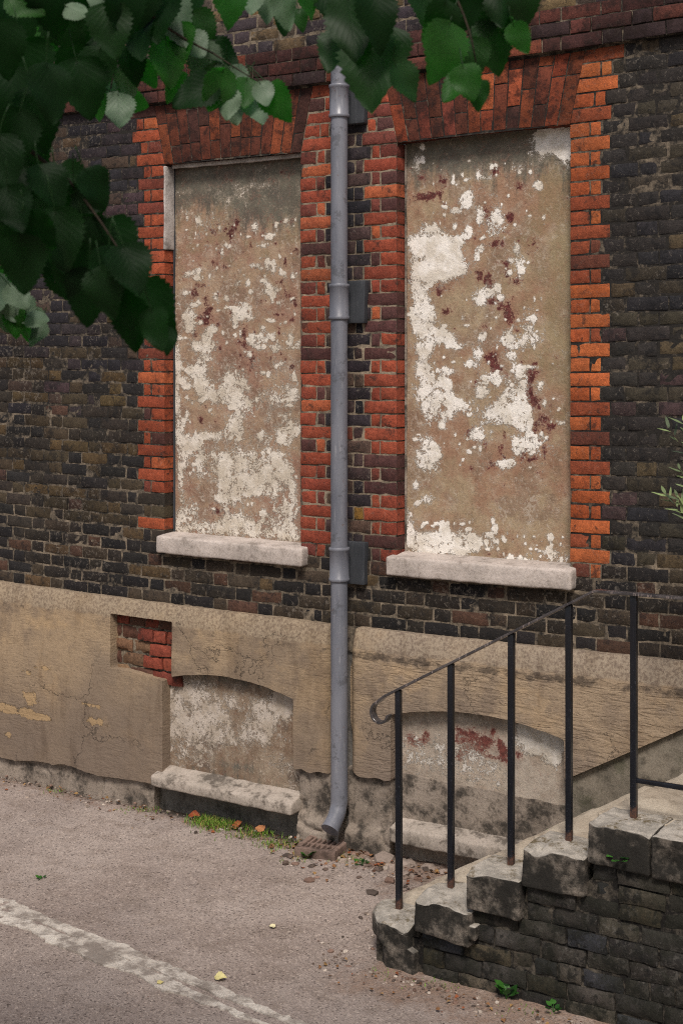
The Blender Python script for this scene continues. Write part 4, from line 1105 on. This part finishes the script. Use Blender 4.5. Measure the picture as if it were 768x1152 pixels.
mv = np.stack([U, YFL + .026 + .006 * fbm2(U, V_, 20, 3, 130), np.minimum(V_, top)], -1).reshape(-1, 3); mf = grid_faces(180, 46)
obj('brick_flank', np.concatenate([v, mv]), np.concatenate([f, mf + len(v)]), [MAT_FLANK, MAT_FLANKM], STP, smooth=55,
    attrs={'tint': np.concatenate([c, np.full((len(mv), 3), .1)]), 'pale': np.concatenate([np.zeros(len(v)), np.full(len(mv), .12)])}, midx=[0] * len(f) + [1] * len(mf))

# ------------------------------------------------------------------ railing
YR = -1.04
RL = empty('stair_railing', (-2.9, YR, 0), 'black iron handrail with square posts and a curled end along the steps', 'railing')
def rail_pt(px, py, y=YR):
    t = (px - CX) / FPX; Zz = (D + y) / (CT + t * ST)
    return np.array([Zz * (t * CT - ST), y, H - (py - CY) * Zz / FPX])
posts = [rail_pt(448, 1022), rail_pt(507, 1000), rail_pt(575, 975), rail_pt(639.5, 942), rail_pt(712.5, 920)]
bend = rail_pt(669.5, 664.5)
pA = rail_pt(448, 775.5)
sl = (bend[2] - pA[2]) / (bend[0] - pA[0])
def rail_z(s): return bend[2] + (sl * (s - bend[0]) if s < bend[0] else 0.004 * (s - bend[0]))
extra = [-2.10, -1.80, -1.50, -1.20, -.9, -.6]
HP = .0135
for i, p in enumerate([tuple(q) for q in posts] + [(x, YR, .93) for x in extra]):
    zb = min(p[2], RISE * (i + 1)) - .03 if i < 5 else .925
    lean = [0.004, 0, -.002, .001, 0][i] if i < 5 else 0
    s = p[0]; zt = rail_z(s) - .003
    v, f = rounded_box((s - HP, YR - HP, zb), (s + HP, YR + HP, zt), .003, .06, .0008, 300 + i, 10)
    v[:, 0] += lean * (zt - v[:, 2])
    obj('post', v, f, MAT_IRON, RL, loc=(s, YR, zb + .03), smooth=60)
pts = []
sc0 = rail_pt(426, 792); 
# curl at the foot of the rail
e0 = rail_pt(424, 790.5)
r_, path = .052, []
tdir = np.array([-1, 0, -sl]); tdir /= np.linalg.norm(tdir)
nrm = np.array([tdir[2], 0, -tdir[0]]) * -1
if nrm[2] > 0: nrm = -nrm
cc = e0 + nrm * r_
for a in np.linspace(0, math.radians(235), 30)[::-1]:
    rr = r_ * (1 - .22 * a / math.radians(235))
    path.append(cc + (-nrm * math.cos(a) + tdir * math.sin(a)) * rr)
for s in np.linspace(e0[0], bend[0], 24)[1:-1]: path.append(np.array([s, YR, rail_z(s)]))
for s in np.concatenate([[bend[0] - .01, bend[0] + .012], np.linspace(bend[0] + .03, SE, 20)]): path.append(np.array([s, YR, rail_z(s) + (.001 if abs(s - bend[0]) < .02 else 0)]))
v, f = ribbon(path, (0, 1, 0), .044, t=.011)
obj('handrail', v, f, MAT_RAILTOP, RL, smooth=40)
lz = rail_pt(717, 878)[2]
v, f = rounded_box((posts[4][0] + .012, YR - .010, lz - .010), (SE, YR + .010, lz + .010), .003, .08, .0008, 340, 10); obj('lower_rail', v, f, MAT_IRON, RL, smooth=60)

# ------------------------------------------------------------------ leaves
Rv, Fv, Uv = np.array([CT, ST, 0]), np.array([-ST, CT, 0]), np.array([0, 0, 1.0])
def leaf_template(rows, cols, kind='lime'):
    t = np.linspace(0, 1, rows); x = np.linspace(-1, 1, cols)
    T, X = np.meshgrid(t, x, indexing='ij')
    if kind == 'lime':
        w = .44 * np.clip(np.sin(np.pi * np.clip(T, 0.0, 1) ** .60), 0, None) ** .72
        teeth = 1 + .075 * np.where(np.arange(rows) % 2 == 0, 1, -1)[:, None] * (np.abs(X) > .9) * (T > .06) * (T < .95)
        yy = T - .10 * np.abs(X) ** 1.5 * np.exp(-T * 6) - .10 * np.abs(X) * (1 - T) * T * 2
        return T, X, X * w * teeth, yy
    w = .10 * np.clip(np.sin(np.pi * T ** .8), 0, None) ** .8
    return T, X, X * w, T
def leaf_batch(items, tmpl, fold=.25, curl=.35, wav=.05):
    """items: (base, tip direction, normal, length, seed)"""
    T, X, lx, ly = tmpl; nr, nc = T.shape
    V, L, Rn, Fs = [], [], [], []
    gf = grid_faces(nr, nc)[:, ::-1]; r = np.random.RandomState(5)
    for k, it in enumerate(items):
        b, d, n, ln = it[:4]; rv = it[4] if len(it) > 4 else r.uniform()
        d = np.array(d, float); d /= np.linalg.norm(d)
        n = np.array(n, float); n -= d * n.dot(d); n /= np.linalg.norm(n)
        sx = np.cross(d, n)
        fo, cu = fold * r.uniform(.2, 1.5), curl * r.uniform(-.4, 1.3)
        ph = r.uniform(0, 6)
        lz_ = -fo * np.abs(lx) ** 1.2 * -1 * .8 - cu * ly ** 2 * .5 + wav * np.sin(T * 9 + X * 2 + ph) * np.abs(X) * .5
        asym = r.uniform(.88, 1.08)
        P = np.array(b) + ln * (ly[..., None] * d + (lx * asym)[..., None] * sx + lz_[..., None] * n)
        V.append(P.reshape(-1, 3)); L.append(np.stack([X, T], -1).reshape(-1, 2)); Rn.append(np.full(nr * nc, rv))
        Fs.append(gf + k * nr * nc)
    return np.concatenate(V), np.concatenate(Fs), np.concatenate(L), np.concatenate(Rn)
LT_HI, LT_LO = leaf_template(23, 7), leaf_template(8, 3)
lr = np.random.RandomState(21)
def px_leaf(px, py, ln, ang, Zd, tilt=None, mat_=.5, flip=False):
    """px, py: middle of the blade on the photograph; ang: tip direction (90 = straight down)"""
    a = math.radians(ang)
    dep = lr.uniform(-.35, .35) if tilt is None else tilt
    d = Rv * math.cos(a) - Uv * math.sin(a) + Fv * dep
    n = -Fv + Rv * lr.uniform(-.7, .7) + Uv * lr.uniform(-.2, .8)
    size = ln * Zd / FPX * 1.08
    dn = d / np.linalg.norm(d)
    b = at_depth(px, py, Zd) - dn * size * .48
    if flip: n = -n
    return (b, d, n, size, mat_)
LV = []
def add(lst, Zd, jitz=.12, mlo=0.0, mhi=.5, flips=0.0, k=1.0):
    for q in lst:
        px, py, ln, ang = q[:4]; c_ = q[4] if len(q) > 4 else ''
        m_ = lr.uniform(mlo, mhi); fl_ = lr.uniform() < flips
        if c_ == 'b': m_, fl_ = lr.uniform(.85, 1.0), False  # backlit look painted as a bright leaf colour
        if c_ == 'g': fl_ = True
        if c_ == 'd': m_, fl_ = lr.uniform(0, .15), False  # shade painted as a dark leaf colour
        LV.append(px_leaf(px, py, ln * k, ang, Zd + lr.uniform(-jitz, jitz), None, m_, fl_))
# cluster above the left window, backlight painted as bright leaf colour
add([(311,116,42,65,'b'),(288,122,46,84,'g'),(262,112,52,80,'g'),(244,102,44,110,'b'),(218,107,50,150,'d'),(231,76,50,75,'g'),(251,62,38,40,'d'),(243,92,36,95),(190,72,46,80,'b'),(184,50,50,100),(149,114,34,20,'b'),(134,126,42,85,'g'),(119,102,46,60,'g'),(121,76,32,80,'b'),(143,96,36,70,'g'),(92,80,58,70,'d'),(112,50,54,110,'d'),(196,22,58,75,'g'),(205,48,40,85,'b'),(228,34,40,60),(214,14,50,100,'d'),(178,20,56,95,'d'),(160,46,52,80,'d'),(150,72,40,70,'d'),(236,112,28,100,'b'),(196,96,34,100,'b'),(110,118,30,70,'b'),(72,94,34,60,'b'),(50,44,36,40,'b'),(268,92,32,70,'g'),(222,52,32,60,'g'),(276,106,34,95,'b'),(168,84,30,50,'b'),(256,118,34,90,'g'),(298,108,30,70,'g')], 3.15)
add([(20,16,70,60),(60,8,66,80),(100,16,66,95),(140,12,62,80),(75,36,56,60),(125,36,56,80),(160,2,58,90),(95,100,60,75),(108,82,50,100),(88,14,30,30,'g'),(108,2,26,90,'g'),(30,6,40,20,'b'),(124,14,40,80,'b')], 2.95, mlo=0, mhi=.25)
# top centre
add([(417,82,76,92),(436,64,58,100),(397,34,70,80),(376,58,48,110),(455,94,44,60),(405,8,66,90),(425,22,58,80),(500,58,60,100,'b'),(516,96,48,130,'b'),(526,94,38,75,'b'),(533,66,40,85),(555,50,56,85),(574,22,52,75,'b'),(585,44,34,60,'b'),(545,16,56,95),(515,18,54,100),(478,8,54,80),(492,28,48,110),(562,2,56,85),(590,6,46,70),(538,108,32,95)], 2.85, mlo=0, mhi=.35)
add([(322,14,38,80,'g'),(300,4,44,85,'g'),(347,2,38,70,'b'),(372,6,46,70),(260,2,48,80,'b'),(285,-2,40,90,'g'),(338,22,22,80),(318,28,26,80,'d')], 3.2)
# left cluster, shade painted as dark leaf colour, hanging closer to the camera
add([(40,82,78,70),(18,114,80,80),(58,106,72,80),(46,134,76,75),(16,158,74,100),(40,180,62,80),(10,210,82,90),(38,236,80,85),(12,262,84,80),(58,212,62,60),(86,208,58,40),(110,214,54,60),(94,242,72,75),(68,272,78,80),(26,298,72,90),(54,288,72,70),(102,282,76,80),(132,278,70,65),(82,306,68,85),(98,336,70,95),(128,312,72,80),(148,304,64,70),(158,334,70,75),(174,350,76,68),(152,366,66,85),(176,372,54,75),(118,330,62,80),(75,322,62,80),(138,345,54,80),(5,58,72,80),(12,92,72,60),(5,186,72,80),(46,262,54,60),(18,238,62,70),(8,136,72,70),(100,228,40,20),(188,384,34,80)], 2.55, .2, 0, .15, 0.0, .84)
# pale sprig at the left edge
add([(8,318,34,80,'b'),(22,334,32,50,'g'),(12,345,36,70,'g'),(30,352,36,60,'g'),(38,366,34,80,'g'),(44,360,26,20,'g'),(18,364,32,90,'b'),(4,356,36,80,'g'),(28,372,30,95,'b'),(-6,330,40,80,'g'),(40,376,28,110,'g'),(14,330,26,20,'b')], 3.4)
TR0 = at_depth(-900, 600, 2.3); TR0 = np.array([TR0[0], TR0[1], float(gz(TR0[0], TR0[1]))])
TREE = empty('tree', tuple(TR0), 'leafy broadleaved tree hanging toothed green leaves into the top left corner', 'tree')
v, f, l, r_n = leaf_batch(LV, LT_HI, .42, .65, .08)
pv, pf, n_ = [], [], len(v)
for it in LV:
    b_, d_ = np.array(it[0]), np.array(it[1], float); d_ /= np.linalg.norm(d_)
    q_, g_ = tube(bez(b_ + d_ * it[3] * .04, b_ - d_ * it[3] * .2, b_ - d_ * it[3] * .3 + np.array([lr.normal() * .012, lr.normal() * .012, it[3] * .3]), 6), np.linspace(.0009, .0014, 6), 4)
    pv.append(q_); pf += [[i + n_ for i in q] for q in g_]; n_ += len(q_)
pv = np.concatenate(pv); v = np.concatenate([v, pv]); f = f.tolist() + pf
l = np.concatenate([l, np.tile([0.3, .5], (len(pv), 1))]); r_n = np.concatenate([r_n, np.full(len(pv), .35)])
V1 = (v, f, l, r_n)
items = []  # crown leaves out of view, spread overhead to shade the hanging clusters
cr = np.random.RandomState(33)
while len(items) < 2600:
    Zd = cr.uniform(-.9, 3.6); X = cr.uniform(-3.6, 1.9); Yc = cr.uniform(-.5, 1.15)
    edge_y, edge_x = .2516 * Zd + .13, -(.2328 * Zd + .20)
    if Zd > .05 and X > edge_x and Yc < edge_y: continue
    if Zd <= .3 and Yc < .35 and X > -1.2: continue
    if Zd < 2.1 and Yc < .75: continue
    c = np.array([0, -D, H]) + Rv * X + Fv * Zd + Uv * Yc
    if c[1] > -4.55 + .25 * min(0, X) * -0 or fbm(c[None], 1.3, 2, 7)[0] < -.22: continue
    d = np.array([cr.normal() * .6, cr.normal() * .6, -1.0]); n = np.array([cr.normal(), cr.normal(), 1.2])
    items.append((c, d, n, cr.uniform(.10, .16)))
v2, f2, l2, r2 = leaf_batch(items, LT_LO)
obj('crown', np.concatenate([v, v2]), f + (f2 + len(v)).tolist(), MAT_LEAF, TREE, smooth=180, attrs={'leafuv': np.concatenate([l, l2]), 'rnd': np.concatenate([r_n, r2])})
tp = TR0 + np.array([.25, .1, 5.2])
v, f = tube(bez(TR0 - np.array([0, 0, .1]), TR0 + np.array([-.1, .1, 2.6]), tp, 20), np.linspace(.17, .06, 20) + .05 * np.exp(-np.linspace(0, 8, 20)), 14)
obj('trunk', v, f, MAT_BARK, TREE, smooth=180)
tk = lambda z: TR0 + np.array([.06, .08, z])
for z, mid, end, r0, r1 in ((2.4, at_depth(-300, 60, 2.3), at_depth(-20, 120, 2.5), .05, .008), (3.0, at_depth(-200, -350, 2.6), at_depth(110, -60, 3.0), .055, .010), (3.4, at_depth(100, -700, 2.7), at_depth(440, -80, 2.85), .06, .009), (3.6, at_depth(300, -900, 2.8), at_depth(700, -300, 2.9), .05, .01), (2.1, at_depth(-200, 200, 3.0), at_depth(-30, 300, 3.35), .03, .006)):
    v, f = tube(bez(tk(z), mid, end, 22), np.linspace(r0, r1, 22), 8); obj('limb', v, f, MAT_BARK, TREE, smooth=180)
tw = []
for a, b, c, r0, r1 in ((at_depth(-20, 120, 2.5), at_depth(25, 165, 2.55), at_depth(75, 200, 2.6), .005, .003), (at_depth(75, 200, 2.6), at_depth(115, 245, 2.6), at_depth(160, 325, 2.6), .003, .0015), (at_depth(110, -60, 3.0), at_depth(150, 20, 3.1), at_depth(240, 60, 3.15), .006, .002), (at_depth(240, 60, 3.15), at_depth(270, 80, 3.15), at_depth(300, 98, 3.15), .002, .001),
                        (at_depth(150, 20, 3.1), at_depth(130, 60, 3.1), at_depth(125, 100, 3.12), .003, .0015), (at_depth(440, -80, 2.85), at_depth(425, -10, 2.85), at_depth(418, 50, 2.87), .005, .0015), (at_depth(440, -80, 2.85), at_depth(520, -30, 2.85), at_depth(535, 70, 2.86), .005, .0015), (at_depth(-30, 300, 3.35), at_depth(0, 320, 3.4), at_depth(35, 350, 3.4), .004, .0015)):
    tw.append(tube(bez(a, b, c, 12), np.linspace(r0, r1, 12), 6))
for v, f in tw: obj('twig', v, f, MAT_BARK, TREE, smooth=180)

# ------------------------------------------------------------------ small plants
LT_OL = leaf_template(7, 3, 'narrow')
def plant(name, base, n, ln, label, cat, mat, tmpl, spread=.05, stem=.05, up=1.0, group=None, seed=0):
    r = np.random.RandomState(seed); base = np.array(base, float)
    P = empty(name, tuple(base), label, cat, group)
    its, st = [], []
    for k in range(n):
        a = k * 2.4 + r.uniform(-.4, .4); h = stem * r.uniform(.3, 1.1)
        d = np.array([math.cos(a), math.sin(a), up * r.uniform(.4, 1.3)])
        tip = base + np.array([d[0] * spread * r.uniform(.2, .6), d[1] * spread * r.uniform(.2, .6), h])
        its.append((tip, d, np.array([-d[0] * .6, -d[1] * .6, 1.0]) + np.array([.1, -.3, 0]), ln * r.uniform(.65, 1.15)))
        st.append(tube(bez(base - np.array([0, 0, .01]), base + np.array([0, 0, h * .6]), tip, 6), .0013, 5))
    v, f, l, q = leaf_batch(its, tmpl)
    obj('foliage', v, f, mat, P, smooth=180, attrs={'leafuv': l, 'rnd': q})
    v, f = joinm(st); obj('stem', v, f, mat, P, smooth=180, attrs={'leafuv': np.zeros((len(v), 2)), 'rnd': np.full(len(v), .4)})
    return P
LT_W = leaf_template(9, 3, 'lime')
def gp(px, py): 
    x, y = on_ground(px, py, -.055); return (x, y, float(gz(x, y)))
plant('weed', gp(569, 1124), 10, .050, 'upright green weed with long leaves at the foot of the step flank', 'weed', MAT_WEED, LT_W, .05, .05, 1.6, 'weeds round the steps', 1)
plant('weed', gp(622, 1139), 7, .036, 'small round-leaved weed near the bottom edge by the flank', 'weed', MAT_WEED, LT_W, .05, .035, .8, 'weeds round the steps', 2)
plant('weed', gp(437, 1080), 7, .028, 'tiny green weed beside the chamfered bottom step corner', 'weed', MAT_WEED, LT_W, .03, .025, 1.0, 'weeds round the steps', 3)
def fl(px, py, y=YFL - .005):
    return tuple(rail_pt(px, py, y))
plant('weed', fl(698, 968), 16, .030, 'spreading green weed rooted under the top end stone of the flank', 'weed', MAT_WEED, LT_W, .09, .02, .3, 'weeds round the steps', 4)
plant('weed', fl(589, 1000, -1.15), 9, .024, 'little weed growing on the step corner between third and fourth posts', 'weed', MAT_WEED, LT_W, .05, .03, .8, 'weeds round the steps', 5)
x, y = on_ground(568, 944, .33); plant('weed', (-3.20, -.10, .318), 9, .035, 'small weed growing where the second tread meets the wall', 'weed', MAT_WEED, LT_W, .06, .03, .6, 'weeds round the steps', 6)
plant('weed', gp(347, 975), 9, .040, 'bright green weed in front of the drain gully', 'weed', MAT_WEED, LT_W, .04, .03, 1.0, None, 7)
plant('weed', gp(407, 982), 8, .028, 'flat green weed among the rubble right of the gully', 'weed', MAT_WEED, LT_W, .05, .015, .4, None, 8)
plant('weed', gp(46, 989), 5, .022, 'lone tiny green weed in the open tarmac', 'weed', MAT_WEED, LT_W, .03, .01, .5, None, 9)

# grey-green shrub standing on the landing, reaching in at the right edge
sb = np.array([-1.99, -.62, .79])
SH = empty('shrub', tuple(sb), 'grey-green shrub with narrow leaves reaching in at the right edge', 'shrub')
its, st = [], []
sr = np.random.RandomState(8)
tips = [rail_pt(752, 482, -.62), rail_pt(768, 474, -.62), rail_pt(748, 556, -.62), rail_pt(762, 560, -.62), rail_pt(790, 470, -.7), rail_pt(800, 520, -.55), rail_pt(830, 440, -.6), rail_pt(850, 560, -.5), rail_pt(880, 600, -.65), rail_pt(764, 528, -.62)]
for tpx in tips:
    p = bez(sb, sb + np.array([sr.uniform(-.05, .15), sr.uniform(-.1, .1), .9]), tpx, 20); st.append(tube(p, np.linspace(.008, .0018, 20), 6))
    T = np.gradient(p, axis=0)
    m = 16
    for k in range(m):
        u = 1 - (k / m) ** 1.1 * .22; i = min(19, int(u * 19)); q = p[i] + (p[min(19, i + 1)] - p[i]) * (u * 19 - i)
        t = T[i] / np.linalg.norm(T[i]); a = k * 2.4
        side = np.cross(t, [math.cos(a), math.sin(a), .2]); 
        its.append((q, t * .8 + side * .8, np.array([0, -.4, 1.0]) + side * .2, sr.uniform(.055, .085)))
v, f, l, q = leaf_batch(its, LT_OL, .1, .2, .02)
obj('foliage', v, f, MAT_OLIVE, SH, smooth=180, attrs={'leafuv': l, 'rnd': q})
v, f = joinm(st); obj('stem', v, f, MAT_BARK, SH, smooth=180)

# grass, litter and loose stones along the foot of the wall
def blades(spots, seed):
    r = np.random.RandomState(seed); V, Fs, C, n = [], [], [], 0
    for (px, py, sx, sy, cnt, hgt) in spots:
        for _ in range(cnt):
            gx_, gy_ = on_ground(px + r.normal() * sx, py + r.normal() * sy, -.02)
            gy_ = min(gy_, -.03)
            z = float(gz(gx_, gy_)) - .004; a = r.uniform(0, 6.28); h = hgt * r.uniform(.4, 1.2); le = r.uniform(.2, .9) * h; w = .0022
            dx, dy = math.cos(a), math.sin(a)
            for t, ww in ((0, w), (.5, w * .8), (1, .0003)):
                c = np.array([gx_ + dx * le * t * t, gy_ + dy * le * t * t, z + h * (t - .25 * t * t)])
                V += [c + np.array([-dy, dx, 0]) * ww, c - np.array([-dy, dx, 0]) * ww]
            Fs += [[n, n + 1, n + 3, n + 2], [n + 2, n + 3, n + 5, n + 4]]; n += 6
            g = lin(96, 128, 44) * r.uniform(.5, 1.3) if r.uniform() < .8 else lin(150, 128, 80)
            C += [g] * 6
    return np.array(V), Fs, np.array(C)
v, f, c = blades([(232, 929, 10, 3, 420, .045), (252, 933, 14, 3, 420, .04), (285, 943, 14, 3, 240, .035), (312, 953, 12, 3, 200, .035), (160, 915, 12, 2, 110, .025), (62, 893, 10, 2, 60, .025), (12, 869, 8, 3, 120, .03), (390, 972, 8, 3, 80, .025), (385, 965, 16, 3, 80, .02), (335, 968, 12, 3, 80, .025), (430, 1086, 8, 4, 40, .02), (498, 1098, 20, 4, 60, .02), (590, 1128, 20, 4, 60, .02)], 3)
tag(obj('grass', v, f, MAT_GRASS, None, attrs={'tint': c}), kind='stuff')
def rocks(pts, seed):
    r = np.random.RandomState(seed); V, Fs, C, n = [], [], [], 0
    ph = (1 + 5 ** .5) / 2
    ico = np.array([(-1, ph, 0), (1, ph, 0), (-1, -ph, 0), (1, -ph, 0), (0, -1, ph), (0, 1, ph), (0, -1, -ph), (0, 1, -ph), (ph, 0, -1), (ph, 0, 1), (-ph, 0, -1), (-ph, 0, 1)]) / 1.9
    tri = [(0,11,5),(0,5,1),(0,1,7),(0,7,10),(0,10,11),(1,5,9),(5,11,4),(11,10,2),(10,7,6),(7,1,8),(3,9,4),(3,4,2),(3,2,6),(3,6,8),(3,8,9),(4,9,5),(2,4,11),(6,2,10),(8,6,7),(9,8,1)]
    for x, y, s, col in pts:
        P = ico * (1 + r.uniform(-.28, .28, (12, 1))) * s * np.array([r.uniform(.7, 1.3), r.uniform(.7, 1.2), r.uniform(.4, .8)])
        a = r.uniform(0, 6.28); P = P @ np.array([[math.cos(a), -math.sin(a), 0], [math.sin(a), math.cos(a), 0], [0, 0, 1]])
        V.append(P + np.array([x, y, float(gz(x, y)) + s * .15])); Fs += [[n + i for i in t] for t in tri]; n += 12
        C.append(np.repeat([col], 12, 0))
    return np.concatenate(V), Fs, np.concatenate(C)
pr = np.random.RandomState(4); pts = []
GR = [lin(150, 136, 124), lin(120, 106, 96), lin(96, 82, 74), lin(176, 164, 152), lin(128, 104, 92), lin(80, 70, 64)]
def scat(n, fx, fy, sm, sM):
    for _ in range(n):
        x, y = fx(), fy()
        pts.append((x, y, sm + (sM - sm) * pr.uniform() ** 3.5, GR[pr.randint(len(GR))] * pr.uniform(.7, 1.15)))
scat(280, lambda: pr.uniform(-4.75, -3.75), lambda: -.04 - abs(pr.normal()) * .17, .004, .032)
scat(500, lambda: pr.uniform(-8.2, -4.7), lambda: -.05 - abs(pr.normal()) * .10, .003, .014)
scat(260, lambda: pr.uniform(-3.85, -2.2), lambda: -1.24 - abs(pr.normal()) * .10, .003, .014)
scat(140, lambda: pr.uniform(-3.98, -3.62), lambda: pr.uniform(-1.25, -.1), .003, .016)
scat(420, lambda: pr.uniform(-8, -2.5), lambda: pr.uniform(-2.6, -.1), .002, .0055)
for px, py, s in ((446, 962, .06), (462, 972, .05), (475, 968, .055), (490, 975, .04), (440, 980, .035), (505, 980, .04), (425, 968, .03), (413, 1039, .012), (455, 985, .03)):
    x, y = on_ground(px, py, -.01); y = min(y, -.09); pts.append((x, y, s, lin(146, 132, 122) * pr.uniform(.75, 1.1)))
v, f, c = rocks(pts, 5)
tag(obj('loose_gravel', v, f, MAT_STONES, None, smooth=35, attrs={'tint': c}), kind='stuff')
# dry leaf litter
its, cols = [], []
LC = [lin(128, 92, 62), lin(104, 76, 54), lin(150, 118, 76), lin(90, 64, 50), lin(134, 78, 50)]
def lit(n, fx, fy, s):
    for _ in range(n):
        x, y = fx(), min(fy(), -.04); a = pr.uniform(0, 6.28)
        its.append(((x, y, float(gz(x, y)) + .006 + pr.uniform(0, .012)), (math.cos(a), math.sin(a), pr.uniform(-.2, .3)), (pr.normal() * .4, pr.normal() * .4, 1), s * pr.uniform(.5, 1.2)))
        cols.append(LC[pr.randint(len(LC))] * pr.uniform(.6, 1.1))
lit(100, lambda: pr.uniform(-4.95, -3.8), lambda: -.06 - abs(pr.normal()) * .16, .028)
lit(90, lambda: pr.uniform(-8, -4.9), lambda: -.06 - abs(pr.normal()) * .10, .022)
lit(70, lambda: pr.uniform(-3.8, -2.4), lambda: -1.25 - abs(pr.normal()) * .10, .02)
lit(60, lambda: GX + pr.normal() * .12, lambda: GY + pr.normal() * .10, .025)
v, f, l, q = leaf_batch(its, leaf_template(5, 3), .5, .8, .1)
tag(obj('leaf_litter', v, f, MAT_LITTER, None, attrs={'tint': np.repeat(np.array(cols), 15, 0)}), kind='stuff')
for px, py, s, a, c, lb in ((249, 1100, .055, 20, lin(196, 186, 130), 'pale yellow fallen leaf lying on the stone strip'), (181, 1106, .03, 60, lin(180, 168, 112), 'small yellow leaf scrap on grey tarmac below the strip'),
                            (268, 937, .07, 150, lin(150, 88, 56), 'orange dead leaf lying in the grass by the wall foot'), (236, 921, .07, 10, lin(138, 72, 46), 'rust red dead leaf against the wall under the low sill'),
                            (293, 943, .07, 170, lin(172, 118, 80), 'tan dead leaf between the grass and the gully'), (306, 1043, .03, 200, lin(196, 188, 150), 'cream leaf scrap alone in the middle of the tarmac')):
    x, y = on_ground(px, py, -.045); y = min(y, -.06)
    al = math.radians(a)
    v, f, l, q = leaf_batch([((x - math.cos(al) * s / 2, y - math.sin(al) * s / 2, float(gz(x, y)) + .012), (math.cos(al), math.sin(al), .05), (.1, -.4, 1), s)], leaf_template(9, 5), .4, .5, .1)
    tag(obj('fallen_leaf', v, f, MAT_DRYLEAF, None, loc=(x, y, float(gz(x, y))), smooth=180, attrs={'tint': np.tile(c, (len(v), 1))}), lb, 'leaf', 'fallen leaves on the ground')

# ------------------------------------------------------------------ light and camera
w = bpy.data.worlds.new('World'); SC.world = w; w.use_nodes = True
nt = w.node_tree; nt.nodes.clear()
sky = nt.nodes.new('ShaderNodeTexSky'); sky.sky_type = 'NISHITA'; sky.sun_disc = False
SUN_EL, SUN_AZ = math.radians(51), math.radians(150)          # azimuth measured clockwise from +Y (the wall)
sky.sun_elevation = SUN_EL; sky.sun_rotation = SUN_AZ; sky.air_density = 1.0; sky.dust_density = 4.0; sky.ozone_density = .6
bg = nt.nodes.new('ShaderNodeBackground'); bg.inputs['Strength'].default_value = .078
ow = nt.nodes.new('ShaderNodeOutputWorld')
nt.links.new(sky.outputs[0], bg.inputs[0]); nt.links.new(bg.outputs[0], ow.inputs[0])
L = bpy.data.lights.new('sun', 'SUN'); L.energy = 2.4; L.angle = math.radians(15); L.color = (1, .93, .86)
so = bpy.data.objects.new('sun', L); COL.objects.link(so)
sd = Vector((math.sin(SUN_AZ) * math.cos(SUN_EL), math.cos(SUN_AZ) * math.cos(SUN_EL), math.sin(SUN_EL)))
so.rotation_euler = sd.to_track_quat('Z', 'Y').to_euler(); so.location = tuple(sd * 30)

cam = bpy.data.cameras.new('camera'); co = bpy.data.objects.new('camera', cam); COL.objects.link(co)
co.location = (0, -D, H); co.rotation_euler = (math.radians(90), 0, TH)
cam.sensor_fit = 'VERTICAL'; cam.sensor_height = 36.0; cam.sensor_width = 24.0
cam.lens = FPX / 1152 * 36.0
cam.shift_y = -(1152 / 2 - CY) / 1152
cam.clip_start = .05; cam.clip_end = 2000
cam.dof.use_dof = True; cam.dof.focus_distance = 7.9; cam.dof.aperture_fstop = 8.0
SC.camera = co
vs_ = SC.view_settings; vs_.view_transform = 'Standard'; vs_.look = 'None'; vs_.gamma = 1.0; vs_.exposure = EXPOSURE; vs_.use_curve_mapping = False
SC.cycles.use_denoising = False
SC.cycles.filter_width = 1.1
